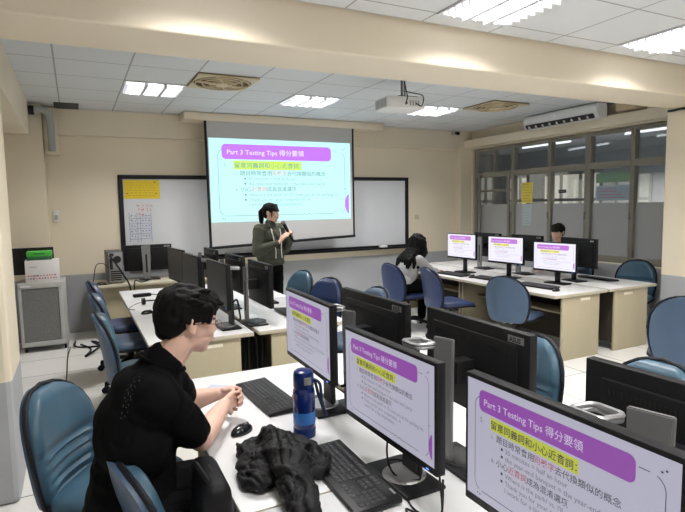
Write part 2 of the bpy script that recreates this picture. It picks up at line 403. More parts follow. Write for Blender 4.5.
def projector():
    t = thing('projector', 'white projector hanging from the ceiling by a thin double pole', 'projector', (3.02, 4.7, 2.56), math.radians(-6))
    b = nb(); box(b, -.21, .21, -.15, .15, 0, .12, .02); box(b, -.17, .17, -.153, -.14, .03, .09, .004); obj('body', b, M_white, t)
    b = nb()
    for k in range(8): box(b, -.2125, -.209, -.125+k*.032, -.11+k*.032, .02, .1)
    obj('vent', b, mat('vent_grey', (.3, .3, .3), .6), t, False); b = nb()
    for k in range(4): box(b, .04+k*.03, .055+k*.03, -.1545, -.1525, .03, .08)
    obj('vent', b, mat('vent_grey', (.3, .3, .3), .6), t)
    b = nb(); cyl(b, (-.1, .16, .06), (-.1, .2, .06), .045, n=20); obj('lens', b, M_black, t)
    b = nb(); box(b, -.06, .16, -.1, .1, .115, .135, .004); cyl(b, (.03, 0, .13), (.03, 0, .329), .012, n=12); cyl(b, (.06, 0, .13), (.06, 0, .329), .009, n=12); box(b, -.02, .11, -.06, .06, .318, .329, .003); obj('mount', b, M_silver, t)
    b = nb()
    tube(b, spline([(.0, -.175, .05), (-.04, -.22, .03), (-.02, -.22, .1), (.03, -.1, .17), (.05, -.02, .3)]), .006, 6)
    tube(b, spline([(.1, -.175, .05), (.14, -.21, .02), (.16, -.2, .12), (.1, -.08, .17), (.06, 0, .2)]), .006, 6)
    obj('cable', b, M_cable, t)
projector()

def aircon():
    t = thing('air_conditioner', 'white split air conditioner above the windows', 'air conditioner', (6.28, 5.42, 2.69), 0)
    b = nb(); prism(b, [(0, .0), (0, .19), (-.17, .19), (-.215, .15), (-.215, .07), (-.17, .0)], -.63, .63); bmesh.ops.bevel(b, geom=b.edges[:], offset=.01, segments=2, affect='EDGES'); obj('casing', b, M_white, t)
    b = nb(); prism(b, [(-.214, .055), (-.222, .05), (-.18, -.004), (-.165, .0)], -.58, .58); obj('outlet', b, mat('outlet_black', (.01, .01, .012), .5), t)
    b = nb()
    for k in range(9): box(b, -.225, -.18, -.5+k*.125, -.49+k*.125, .0, .03)
    obj('louver', b, M_white, t)
    b = nb(); cyl(b, (-.216, .05, .12), (-.219, .05, .12), .016, n=16); obj('badge', b, mat('badge', (.9, .9, .95), .3), t)
aircon()
def trunk():
    b = nb(); tube(b, spline([(6.24, 4.66, 2.80), (6.2, 4.58, 2.84), (6.2, 4.5, 2.80), (6.22, 4.44, 2.76)]), .018, 8)
    box(b, 6.2, 6.44, 4.35, 4.62, 2.74, 2.86, .01)
    tag(obj('pipe_cover', b, mat('old_pipe', (.5, .4, .26), .7)), 'beige pipe cover beside the air conditioner', 'pipe')
    b = nb(); tube(b, spline([(5.95, 3.78, 2.59), (5.93, 3.72, 2.585), (5.93, 3.62, 2.59), (5.94, 3.55, 2.585), (5.94, 3.3, 2.595)], 6), .012, 6)
    tag(obj('cable_bundle', b, mat('dark_green_tape', (.03, .045, .035), .6)), 'dark taped cable running over the right pillar top under the beam', 'cable')
    # camera dome at the front right corner
    t = thing('security_camera', 'small dark security camera in the right front corner by the ceiling', 'camera', (6.05, 7.6, 2.82))
    b = nb(); cyl(b, (0, .1, .02), (0, .0, .02), .012, n=8); box(b, -.02, .02, .09, .1, -.01, .05); obj('bracket', b, M_grey, t)
    b = nb(); cyl(b, (0, .0, .02), (-.02, -.09, .0), .028, .03, n=14); obj('body', b, M_black, t)
trunk()

# ------------------------------------------------------------------ slide artwork (shared by the screens)
CJK_TEXTS = [
 ('Part 3 Testing Tips 得分要領', .115, .158, .53, 4, .0),
 ('5.', .09, .315, .022, 5, 0),
 ('留意同義詞和小心近音詞：', .16, .315, .46, 3, .012),
 ('i.', .165, .41, .010, 3, 0),
 ('題目時常會用', .195, .41, .215, 3, .0), ('同義字', .412, .41, .105, 6, .0), ('去代換類似的概念', .519, .41, .285, 3, .0),
 ('■', .225, .475, .013, 3, 0), ('30 minutes = half an hour', .25, .475, .33, 5, 0),
 ('■', .225, .535, .013, 3, 0), ('the year-end banquet = the year-end party', .25, .535, .55, 5, 0),
 ('ii.', .165, .605, .016, 3, 0),
 ('小心', .195, .605, .072, 3, .0), ('近音詞', .268, .605, .105, 6, .0), ('成為混淆選項', .375, .605, .21, 3, .0),
 ('■', .225, .672, .013, 3, 0), ("Where is the park? vs. I'll meet you at the parking lot.", .25, .672, .66, 5, 0),
 ('■', .225, .732, .013, 3, 0), ('Thank you for your cooperation. vs.', .25, .732, .44, 5, 0),
 ('I work for a big corporation.', .25, .79, .37, 5, 0)]
def slide_mesh(asp=.5625, thin=1.0):
    """slide 1 wide, asp high, centred, in the XZ plane facing -Y"""
    b = nb(); E_ = .0007
    def P(u, v): return (u-.5, (.5-v)*asp)
    def poly(pts, lay, mi):
        f = b.faces.new([b.verts.new((x, -lay*E_, z)) for x, z in pts]); f.material_index = mi; f.normal_update()
        if f.normal.y > 0: f.normal_flip()
    def quad(u0, u1, v0, v1, lay, mi): poly([P(u0, v0), P(u0, v1), P(u1, v1), P(u1, v0)], lay, mi)
    quad(0, 1, 0, 1, 0, 0)
    x0, z1 = P(.08, .065); x1, z0 = P(.85, .245); poly(rrect(x0, x1, z0, z1, .028), 1, 1)
    quad(.155, .625, .262, .365, 1, 2)
    # thin outline frame
    x0, z1 = P(.055, .12); x1, z0 = P(.955, .925); L = rrect(x0, x1, z0, z1, .05, 8); lw = .0016
    def seg(a, c, lay=2, mi=3):
        d = Vector((c[0]-a[0], c[1]-a[1])); 
        if d.length < 1e-6: return
        n = Vector((-d.y, d.x)).normalized()*lw
        poly([(a[0]+n.x, a[1]+n.y), (a[0]-n.x, a[1]-n.y), (c[0]-n.x, c[1]-n.y), (c[0]+n.x, c[1]+n.y)], lay, mi)
    for i in range(len(L)):
        a, c = L[i], L[(i+1) % len(L)]
        if a[1] < z0+.004 and c[1] < z0+.004:      # bottom run, with a gap and a zigzag
            seg(P(.10, .925), P(.60, .925)); seg(P(.69, .925), P(.86, .925))
            for k in range(5): seg(P(.60+k*.018, .932 if k % 2 else .915), P(.618+k*.018, .915 if k % 2 else .932))
        elif a[1] > z1-.004 and c[1] > z1-.004: seg(P(.86, .12), P(.90, .12))
        else: seg(a, c)
    for u, v in ((.94, .09), (.955, .075), (.075, .955), (.09, .96), (.957, .60)): quad(u-.004, u+.004, v-.006, v+.006, 2, 3)
    cx, cz = P(.985, .80); poly([(cx, cz+.07)]+[(cx-.03*math.sin(k*PI/12), cz+.07*math.cos(k*PI/12)) for k in range(1, 12)]+[(cx, cz-.07)], 2, 1)
    for s, u, v, wd, mi, off in CJK_TEXTS:
        if s == '■': quad(u-.002, u+.010, v-.010, v+.012, 2, mi); continue
        cu = bpy.data.curves.new('t', 'FONT'); cu.body = s; cu.size = 1; cu.resolution_u = 2; cu.offset = max(off, .006)
        o = bpy.data.objects.new('t', cu); COL.objects.link(o); me = evald(o)
        xs = [q.co.x for q in me.vertices]
        if xs:
            a, c = min(xs), max(xs); k = wd/max(c-a, 1e-6)
            ys = .36; tb = bmesh.new(); tb.from_mesh(me)
            px_, pz = P(u, v)
            for q in tb.verts: q.co = V(px_+(q.co.x-a)*k, -2.6*E_, pz+(q.co.y-ys)*k)
            for f in tb.faces:
                f.material_index = mi; f.normal_update()
                if f.normal.y > 0: f.normal_flip()
            tm = bpy.data.meshes.new('tt'); tb.to_mesh(tm); tb.free(); b.from_mesh(tm); bpy.data.meshes.remove(tm)
        bpy.data.objects.remove(o); bpy.data.curves.remove(cu)
    me = bpy.data.meshes.new('slide'); b.to_mesh(me); b.free(); return me
def emat(n, c, s): return mat(n, (.02, .02, .02), .35, emit=c, estr=s)
def slide_mats(n, s, bg, pur, yel, txt, wht, gry, red):
    return [emat(n+k, c, s) for k, c in zip(('bg', 'purple', 'yellow', 'ink', 'white', 'grey', 'red'), (bg, pur, yel, txt, wht, gry, red))]
SLIDE = slide_mesh()
def slide(name, parent, wdt, hgt, loc, mats, rz=0):
    me = SLIDE.copy()
    for m in mats: me.materials.append(m)
    o = bpy.data.objects.new(name, me); COL.objects.link(o); o.parent = parent; o.location = loc
    o.scale = (wdt, 1, hgt/.5625); o.rotation_euler = (0, 0, rz); return o
MS_mon = slide_mats('mon_', .60, (.56, .55, .68), (.33, .08, .46), (.62, .66, .06), (.05, .05, .07), (.72, .62, .85), (.2, .2, .23), (.42, .08, .12))
MS_far = slide_mats('far_', .95, (.80, .78, .90), (.48, .17, .62), (.85, .80, .12), (.28, .27, .33), (.85, .7, .95), (.45, .44, .5), (.65, .3, .35))
MS_proj = slide_mats('proj_', 1.0, (.52, .93, .93), (.52, .17, .86), (.60, .95, .08), (.17, .33, .34), (.82, .80, 1.0), (.28, .50, .50), (.62, .35, .38))

# ------------------------------------------------------------------ front wall fittings
def front_wall():
    t = thing('whiteboard', 'long black framed whiteboard on the front wall behind the projection screen', 'whiteboard', (2.85, 7.80, .86))
    x0, x1 = .54-2.85, 5.16-2.85; Z = 1.21
    b = nb(); box(b, x0+.02, x1-.02, -.022, -.002, .03, Z-.02); obj('surface', b, M_board, t)
    b = nb()
    for a in ((x0, x1, Z-.055, Z), (x0, x1, 0, .07)): box(b, a[0], a[1], -.045, -.002, a[2], a[3], .006)
    for a in ((x0, x0+.06), (x1-.06, x1)): box(b, a[0], a[1], -.044, -.002, 0, Z, .006)
    obj('frame', b, M_frame, t)
    b = nb(); box(b, x0+.1, x1-.1, -.12, -.04, .015, .035, .004); obj('tray', b, M_frame, t)
    # handwriting in red and blue marker
    rnd = random.Random(3)
    def scr(cx, z, n, s, mi, b):
        for k in range(n):
            p = (cx+k*s*1.25, z)
            for q in range(3):
                a = (p[0]+rnd.uniform(-.4, .4)*s, -.0235, p[1]+rnd.uniform(-.4, .4)*s); c = (p[0]+rnd.uniform(-.4, .4)*s, -.0235, p[1]+rnd.uniform(-.4, .4)*s)
                tube(b, [a, c], .0042, 4, mi)
    b = nb()
    for k, n in enumerate((4, 4, 2)): scr(x0+.24, .89-k*.06-.09, n, .045, 0, b)
    for r_ in range(5):
        scr(x0+.15, .66-r_*.07, 2, .033, 1, b); scr(x0+.29, .66-r_*.07, 3, .033, 1, b)
        tube(b, [(x0+.12, -.0235, .62-r_*.07), (x0+.40, -.0235, .625-r_*.07)], .003, 4, 1)
    for xx in (.12, .22, .26, .40): tube(b, [(x0+xx, -.0235, .7), (x0+xx, -.0235, .3)], .003, 4, 1)
    obj('handwriting', b, [mat('red_marker', (.6, .12, .14), .6), mat('blue_marker', (.08, .14, .4), .6)], t)
    p = thing('poster', 'yellow sheet pinned to the top left of the whiteboard', 'poster', (.76+.04, 7.775, 1.76))
    b = nb(); box(b, -.19, .27, -.004, -.001, -.01, .24); obj('sheet', b, mat('yellow_sheet', (.80, .60, .03), .6), p, False)
    b = nb()
    for k in range(6):
        x = -.15
        while x < .2: l = rnd.uniform(.015, .05); box(b, x, x+l, -.0052, -.004, .205-k*.034-.004, .205-k*.034+.004, mi=0); x += l+.012
    for x, z in ((-.16, .05), (.2, .205), (.21, .05)): box(b, x, x+.018, -.0055, -.004, z, z+.018, mi=1)
    obj('print', b, [mat('faint_ink', (.5, .36, .03), .6), mat('red_ink', (.6, .1, .03), .6)], p, False)
    b = nb(); box(b, 0, .14, -.1, -.045, 0, .035, .006); o = obj('eraser', b, M_white); o.location = (4.55, 7.795, .8965); tag(o, 'pale eraser on the whiteboard tray right of the screen', 'eraser')
    # projection screen
    t = thing('projection_screen', 'pulled-down projection screen with black borders in front of the whiteboard', 'projection screen', (0, 7.4, 0))
    b = nb(); box(b, 1.36, 4.43, -.06, .30, 2.785, 2.885, .012); obj('housing', b, M_beam, t)
    def q(bm, pts, th=.006, mi=0):
        a = [bm.verts.new((x, 0, z)) for x, z in pts]; c = [bm.verts.new((x, th, z)) for x, z in pts]
        bm.faces.new(a); bm.faces.new(c[::-1])
        for i in range(len(pts)): bm.faces.new((a[i], c[i], c[(i+1) % len(pts)], a[(i+1) % len(pts)]))
    fab = mat('screen_fabric', (.50, .50, .50), .7)
    b = nb(); q(b, [(1.665, 2.79), (3.915, 2.79), (3.905, 1.16), (1.68, 1.07)]); obj('fabric', b, fab, t, False)
    b = nb()
    q(b, [(1.63, 2.79), (1.665, 2.79), (1.68, 1.05), (1.645, 1.04)], .008)
    for v in b.verts: v.co.y -= .002
    obj('side_border', b, M_black, t, False)
    b = nb(); q(b, [(3.885, 2.79), (3.915, 2.79), (3.915, 1.13), (3.885, 1.13)], .008)
    for v in b.verts: v.co.y -= .002
    obj('side_border', b, M_black, t, False)
    b = nb(); tube(b, [(1.645, .0, 1.052), (3.915, .0, 1.135)], .02, 10); tube(b, [(1.64, .0, 1.052), (1.66, 0, 1.053)], .026, 10); obj('bottom_bar', b, M_black, t)
    slide('slide', t, 2.165, 1.155, (2.765, -.004, 1.983), MS_proj, 0)  # projector's light put into the colour: the slide sheet glows by itself
    # wall bits
    t = thing('wall_switch', 'small pale switch box on the front wall left of the whiteboard', 'switch', (-.21, 7.80, 1.46))
    b = nb(); box(b, -.035, .035, -.03, -.002, 0, .15, .006); obj('cover', b, M_white, t)
    b = nb(); box(b, -.018, .018, -.035, -.03, .03, .09, .003); obj('rocker', b, M_grey, t)
    b = nb(); box(b, -.04, .04, -.012, -.002, -.03, .05, .004); o = obj('wall_plate', b, mat('cream_plate', (.62, .54, .40), .6)); o.location = (5.36, 7.80, 1.38); tag(o, 'cream socket plate on the wall right of the whiteboard', 'socket')
    # duct pipe and open hatch
    t = thing('conduit_pipe', 'grey elbow duct pipe in the upper left corner', 'pipe', (0, 0, 0))
    b = nb(); tube(b, spline([(-.50, 7.42, 2.80), (-.3, 7.42, 2.815), (-.22, 7.44, 2.77), (-.20, 7.46, 2.65), (-.20, 7.47, 2.33)], 8), .042, 14); obj('duct', b, mat('duct_grey', (.42, .43, .42), .5), t)
    b = nb(); cyl(b, (-.42, 7.42, 2.80), (-.36, 7.42, 2.80), .055, n=16); obj('joint', b, M_dark, t)
    b = nb(); box(b, -.28, -.12, 7.53, 7.8, 2.3, 2.86, .006); o = tag(obj('pipe_box', b, M_beam), 'cream boxed section behind the elbow duct', 'pipe box')
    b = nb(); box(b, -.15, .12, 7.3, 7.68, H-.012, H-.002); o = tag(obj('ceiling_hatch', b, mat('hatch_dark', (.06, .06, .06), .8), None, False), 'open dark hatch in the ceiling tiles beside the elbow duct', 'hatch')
front_wall()

# ------------------------------------------------------------------ desks
def desk_proto(L, D, label, group, loc, rz, Hh=.685):
    """user side faces local -Y, length along X"""
    t = thing('computer_desk', label, 'desk', loc, rz, group)
    b = nb(); box(b, -L/2, L/2, -D/2, D/2, Hh-.032, Hh, .006)
    for f in b.faces:
        f.material_index = 0 if f.normal.z > .5 or abs(f.calc_center_median().z-Hh) < .001 else 1
    obj('desktop', b, [M_desk, M_edge], t)
    for s in (-1, 1):
        b = nb(); x = s*(L/2-.03); box(b, x-.0125, x+.0125, -D/2+.13, D/2-.10, .0, Hh-.033, .003); p = obj('side_panel', b, M_panel, t)
        b = nb(); x2 = s*(L/2-.017); box(b, x2-.0015, x2+.0015, .0, .14, Hh-.085, Hh-.06); obj('label_sticker', b, M_label, p, False)
    b = nb(); box(b, -L/2+.045, L/2-.045, D/2-.14, D/2-.12, .08, Hh-.034); obj('back_panel', b, mat('under_desk_dark', (.05, .04, .03), .8), t)  # near-black sheet in place of the open, shaded space under the desk
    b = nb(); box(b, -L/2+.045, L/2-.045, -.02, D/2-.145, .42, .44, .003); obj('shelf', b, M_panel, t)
    return t
def desks():
    TL = 'white desk '
    G = 'computer desks in back-to-back rows'
    out = []
    def row(x0, x1, ys, side, labels):
        D = abs(x1-x0)
        for (ya, yb), lb in zip(ys, labels):
            L = yb-ya-.006
            out.append(desk_proto(L, D, TL+lb, G, ((x0+x1)/2, (ya+yb)/2, 0), -PI/2 if side < 0 else PI/2))
    nearY = [(1.51, 2.91), (.1, 1.51)]
    row(.40, 1.145, nearY, -1, ['with the blue bottle and black jacket on it, beside the person in black', 'in the foreground under the nearest lit monitor'])
    row(1.185, 1.93, nearY, 1, ['behind the lit monitors nearest the camera, facing the other way, farther half', 'behind the nearest lit monitor, at the lower right corner'])
    farY = [(3.785, 5.14), (5.14, 6.5)]
    row(.40, 1.145, farY, -1, ['of the second left row, just beyond the person in black', 'of the second left row, by the three empty chairs and the back table'])
    row(1.185, 1.93, farY, 1, ['of the second left row, end panel behind the farthest lit monitor', 'of the second left row, near the presenter'])
    rY = [(3.72, 5.32), (5.32, 6.92)]
    row(4.19, 4.965, rY, -1, ['of the window side row, front end nearest the camera, on the aisle', 'of the window side row, where the person in grey sits'])
    row(5.005, 5.78, rY, 1, ['of the window side row, window side, end nearest the camera', 'of the window side row, window side, far end'])
    # back table
    t = thing('side_table', 'long cream table along the front wall holding a computer tower', 'table', (.92, 7.37, 0))
    b = nb(); box(b, -.82, .85, -.33, .33, .655, .687, .006); obj('tabletop', b, M_edge, t)
    b = nb(); box(b, -.70, .75, -.24, -.215, 0, .654); obj('front_panel', b, M_panel, t)
    for s in (-.69, .73): b = nb(); box(b, s-.012, s+.012, -.214, .28, 0, .654); obj('side_panel', b, M_panel, t)
desks()

# ------------------------------------------------------------------ monitors, keyboards, mice
def mon_parts(t, kind, lit, W=.553, Hm=.335, zb=.165):
    """screen faces local -Y; origin on the desk under the panel; kind A ring stand, B plate stand"""
    z0, z1 = zb, zb+Hm
    b = nb(); box(b, -W/2, W/2, -.012, .02, z0, z1, .004)
    box(b, -W/2+.05, W/2-.05, .014, .027, z0+.02, z1-.04, .006); hs = obj('housing', b, M_backp, t)
    b = nb()
    for k in range(34): x = -.2+k*.012; box(b, x, x+.005, .0266, .0282, z1-.080, z1-.064)
    obj('vent', b, mat('vent_black', (.004, .004, .004), .7), t, False)
    if kind != 'C': b = nb(); box(b, -W/2+.025, -W/2+.095, .0198, .0210, z1-.037, z1-.014); obj('sticker', b, M_silver2, t, False)
    if not lit:
        cu = bpy.data.curves.new('t', 'FONT'); cu.body = 'ASUS'; cu.size = .022; cu.resolution_u = 2; cu.offset = .0006
        oo = bpy.data.objects.new('t', cu); COL.objects.link(oo); me_ = evald(oo); bpy.data.objects.remove(oo)
        bb = bmesh.new(); bb.from_mesh(me_)
        for q in bb.verts: q.co = V(-W/2+.088-q.co.x, .0213, z1-.0335+q.co.y)
        obj('logo', bb, M_white if kind == 'C' else M_black, t, False)
    if lit: slide('screen', t, W-.022, Hm-.034, (0, -.0126, (z0+z1)/2+.006), lit)
    else:
        b = nb(); box(b, -W/2+.011, W/2-.011, -.0135, -.012, z0+.022, z1-.011); obj('screen', b, M_scr_off, t, False)
    b = nb(); box(b, W/2-.05, W/2-.038, -.0135, -.0115, z0+.007, z0+.011); obj('power_light', b, emat('blue_led', (.1, .25, 1), 1.5), t, False)
    b = nb(); box(b, -.13, .13, -.015, .14, 0, .014, .005); st = obj('stand_base', b, M_black, t)
    if kind == 'A':
        b = nb(); lathe(b, [(0, .014), (.075, .014), (.07, .019), (0, .022)], (0, .063, 0), 28); obj('base_disc', b, M_silver2, st)
        b = nb(); prism(b, [(-.05, .018), (.05, .018), (.036, .452), (-.036, .452)], .085, .108); bmesh.ops.bevel(b, geom=b.edges[:], offset=.006, segments=2, affect='EDGES'); box(b, -.05, .05, .036, .097, zb+.1, zb+.2, .006); obj('stand_column', b, M_dark, t)
        b = nb(); L = rrect(-.040, .040, .085, .165, .016, 5)
        tube(b, [(x, y, .462-(y-.12)*.06) for x, y in L], .0075, 8, closed=True); tube(b, [(x*.96, y, .452-(y-.12)*.06) for x, y in L], .007, 8, closed=True)
        obj('carry_handle', b, M_silver2, t)
    elif kind == 'B':
        b = nb(); lathe(b, [(0, .014), (.085, .014), (.08, .022), (0, .026)], (0, .052, 0), 28); obj('base_disc', b, M_dark, st)
        ox = .035; b = nb(); sh = [(ox-.045, .02), (ox+.045, .02), (ox+.055, .45), (ox-.055, .46)]
        prism(b, sh, .106, .120); bmesh.ops.bevel(b, geom=b.edges[:], offset=.003, segments=2, affect='EDGES'); obj('stand_column', b, M_silver, t)
        b = nb(); box(b, -.03, .03, .028, .106, zb+.12, zb+.20, .006); obj('mount_arm', b, M_black, t)
        b = nb(); prism(b, [(x+ox, z) for x, z in rrect(-.012, .012, .10, .34, .011)], .1202, .121); obj('cable_slot', b, mat('slot_black', (.006, .006, .006), .7), t, False)
    else:
        b = nb(); box(b, -.03, .03, .05, .075, .012, zb+.18, .004); box(b, -.04, .04, .036, .06, zb+.1, zb+.2, .004); obj('stand_column', b, M_black, t)
    return t
PROT = {}
def monitor(key, label, x, y, z, rz, kind='A', lit=None, group='desktop monitors', **k):
    kk = (kind, id(lit) if lit else 0, tuple(k.items()))
    if kk not in PROT:
        t = thing('monitor', label, 'monitor', (x, y, z), rz, group); mon_parts(t, kind, lit, **k); PROT[kk] = t
    else:
        t = dup(PROT[kk]); t.location = (x, y, z); t.rotation_euler = (0, 0, rz); t['label'] = label; t['group'] = group
    return t
DZ = .6855
R90 = -PI/2
gm = 'lit monitors of the near row'
monitor(0, 'lit monitor farthest in the near row, beside the blue bottle', .915, 2.19, DZ, R90-.03, 'A', MS_mon, gm, zb=.19)
monitor(0, 'middle lit monitor of the near row showing the purple slide', .888, 1.465, DZ+0, R90+.02, 'A', MS_mon, gm, zb=.145)
monitor(0, 'largest lit monitor, cut off at the lower right corner', .882, .772, DZ, R90+.01, 'A', MS_mon, gm, zb=.166)
gb = 'monitors of the near row seen from behind'
monitor(0, 'black monitor back behind the farthest lit monitor of the near row', 1.19, 2.075, DZ, PI/2+.02, 'B', None, gb, zb=.185)
monitor(0, 'black monitor back with grey stand plate behind the middle lit monitor', 1.25, 1.455, DZ, PI/2-.02, 'B', None, gb, zb=.182)
monitor(0, 'black monitor back with vents at the right edge behind the largest lit monitor', 1.24, .695, DZ, PI/2+.02, 'B', None, gb, zb=.17)
gf = 'switched off monitors of the second left row'
monitor(0, 'dark monitor with black screen just right of the person in black\'s head', .95, 4.05, DZ, R90+.04, 'A', None, gf, zb=.18)
monitor(0, 'dark monitor second in the left line, behind the person in black\'s head', .90, 4.82, DZ, R90+.06, 'A', None, gf, zb=.18)
monitor(0, 'dark monitor farthest in the left line, next to the back table monitor', .90, 5.62, DZ, R90+.10, 'A', None, gf, zb=.18)
gg = 'monitor backs of the second left row'
monitor(0, 'black monitor back nearest the presenter\'s legs on the second left row', 1.30, 4.08, DZ, PI/2, 'B', None, gg, zb=.155)
monitor(0, 'black monitor back in the middle of the second left row', 1.30, 4.83, DZ, PI/2+.02, 'B', None, gg, zb=.155)
monitor(0, 'black monitor back at the far end of the second left row', 1.28, 5.70, DZ, PI/2, 'B', None, gg, zb=.155)
gr = 'lit monitors of the window side row'
monitor(0, 'lit monitor at the far end of the window side row, by the person in grey', 4.60, 5.65, DZ, R90+.05, 'C', MS_far, gr, zb=.19)
monitor(0, 'middle lit monitor of the window side row', 4.70, 4.94, DZ, R90+.09, 'C', MS_far, gr, zb=.18)
monitor(0, 'lit monitor at the near end of the window side row', 4.80, 4.28, DZ, R90+.11, 'C', MS_far, gr, zb=.14)
gw = 'monitor backs of the window side row'
monitor(0, 'black monitor back at the near end of the window side row', 5.25, 4.33, DZ, PI/2-.12, 'C', None, gw, zb=.165)
monitor(0, 'black monitor back in the middle of the window side row', 5.22, 5.10, DZ, PI/2-.05, 'B', None, gw, zb=.17)
monitor(0, 'black monitor back at the far end of the window side row', 5.2, 5.82, DZ, PI/2-.05, 'B', None, gw, zb=.17)
monitor(0, 'monitor on the back table turned away, its grey stand showing', .835, 7.42, .6875, PI, 'B', None, 'monitors at the front wall', zb=.12, W=.60)

KP = [None]
def keyboard(label, x, y, z, rz, group='black keyboards'):
    if KP[0] is None:
        t = thing('keyboard', label, 'keyboard', (x, y, z), rz, group)
        b = nb(); box(b, -.235, .235, -.082, .082, .001, .020, .006); M = Matrix.Rotation(math.radians(3), 4, 'X'); xf(b, b.verts, M); 
        mz = min(v.co.z for v in b.verts); xf(b, b.verts, Matrix.Translation((0, 0, .0005-mz))); obj('case', b, M_black, t)
        b = nb(); p = .0195
        rows = [(.055, 0), (.028, 0), (.009, .2), (-.010, .3), (-.029, .5), (-.048, 0)]
        for ri, (yy, of) in enumerate(rows):
            if ri == 5:
                x_ = -.222
                for wd in (1.3, 1.2, 1.2, 5.9, 1.2, 1.2, 1.2, 1.3): box(b, x_, x_+wd*p-.0025, yy-.008, yy+.008, .018, .0255, .002, seg=1); x_ += wd*p
                n = 0
            else:
                x_ = -.222; ws = [1]*15 if ri < 2 else ([1.5]+[1]*12+[1.5] if ri == 2 else ([1.8]+[1]*11+[2.2] if ri == 3 else [2.3]+[1]*10+[2.7]))
                for wd in ws: box(b, x_, x_+wd*p*14.5/15-.0025, yy-.008, yy+.008, .018, .0255, .002, seg=1); x_ += wd*p*14.5/15
            for k in range(3):
                if ri in (3,) or (ri == 4 and k != 1): continue
                xk = .075+k*p; box(b, xk, xk+p-.003, yy-.008, yy+.008, .018, .0255, .002, seg=1)
            for k in range(4):
                if ri == 0: continue
                xk = .142+k*p; box(b, xk, xk+p-.003, yy-.008, yy+.008, .018, .0255, .002, seg=1)
        xf(b, b.verts, M); obj('keys', b, M_key, t)
        b = nb(); box(b, .17, .205, .068, .076, .0225, .024); xf(b, b.verts, M); obj('badge', b, M_silver2, t, False)
        KP[0] = t
    else:
        t = dup(KP[0]); t.location = (x, y, z); t.rotation_euler = (0, 0, rz); t['label'] = label; t['group'] = group
    return t
keyboard('black keyboard at the person in black\'s hands', .785, 2.42, DZ, R90+.05)
keyboard('black keyboard in front of the middle lit monitor, touching the jacket', .78, 1.56, DZ, R90-.03)
keyboard('black keyboard in front of the largest lit monitor', .64, .70, DZ, R90)
keyboard('black keyboard on the second left row beside the presenter side chairs', 1.62, 4.25, DZ, PI/2)
keyboard('black keyboard on the second left row, middle of the presenter side', 1.62, 5.02, DZ, PI/2)
keyboard('black keyboard by the far lit window side monitor', 4.38, 5.54, DZ, R90+.03)
keyboard('black keyboard by the middle lit window side monitor', 4.46, 4.95, DZ, R90+.03)
keyboard('black keyboard by the near lit window side monitor', 4.50, 4.24, DZ, R90+.06)
keyboard('black keyboard on the window side, at the corner next to the teal chair', 5.52, 4.28, DZ, PI/2-.1)
MP = [None]
def mouse(label, x, y, z, rz):
    if MP[0] is None:
        t = thing('computer_mouse', label, 'mouse', (x, y, z), rz, 'black computer mice')
        b = nb(); sph(b, (0, 0, .004), 1, (.031, .056, .032), u=20, v=14)
        for v in b.verts: v.co.z = max(v.co.z, .0006)
        obj('shell', b, mat('mouse_black', (.012, .012, .013), .18), t)
        b = nb(); cyl(b, (-.003, .03, .028), (.003, .03, .028), .009, n=14); obj('scroll_wheel', b, M_silver, t)
        MP[0] = t
    else:
        t = dup(MP[0]); t.location = (x, y, z); t.rotation_euler = (0, 0, rz); t['label'] = label
    return t
mouse('black mouse between the person in black\'s forearm and the jacket', .565, 2.09, DZ, R90+.5)
mouse('black mouse on the second left row by the empty chairs', .525, 4.95, DZ, R90+.3)
mouse('black mouse near the person in grey at the far end of the window side row', 4.40, 5.20, DZ, R90+.2)
mouse('black mouse beside the near keyboard of the window side row', 4.44, 3.93, DZ, R90+.2)

# ------------------------------------------------------------------ chairs
HW = [(0, .16), (.02, .185), (.06, .205), (.12, .222), (.2, .232), (.28, .232), (.35, .222), (.41, .198), (.46, .162), (.495, .115), (.515, .065), (.523, .0)]
HW = [(a*.93, w_) for a, w_ in HW]; BH = .523*.93
def hw(z):
    for (a, wa), (c, wc) in zip(HW, HW[1:]):
        if z <= c: return wa+(wc-wa)*(z-a)/(c-a)
    return 0
def back_surface(off, ribs, inset=0, thick=.0, m=28, n=40):
    """front surface of a backrest facing +X; Y across, Z up"""
    def P(u, z, dx):
        w_ = max(hw(z)-inset, 0.0)
        y = u*w_
        x = -.055+.10*(z-.1)**2*-1.2 + 1.15*y*y*.9
        return V(x+dx, y, z)
    return P
def sheet(P, dxf, zs, m=24):
    b = nb(); rows = []
    for z in zs:
        rows.append([P(-1+2*k/m, z, dxf(-1+2*k/m, z)) for k in range(m+1)])
    return b, rows
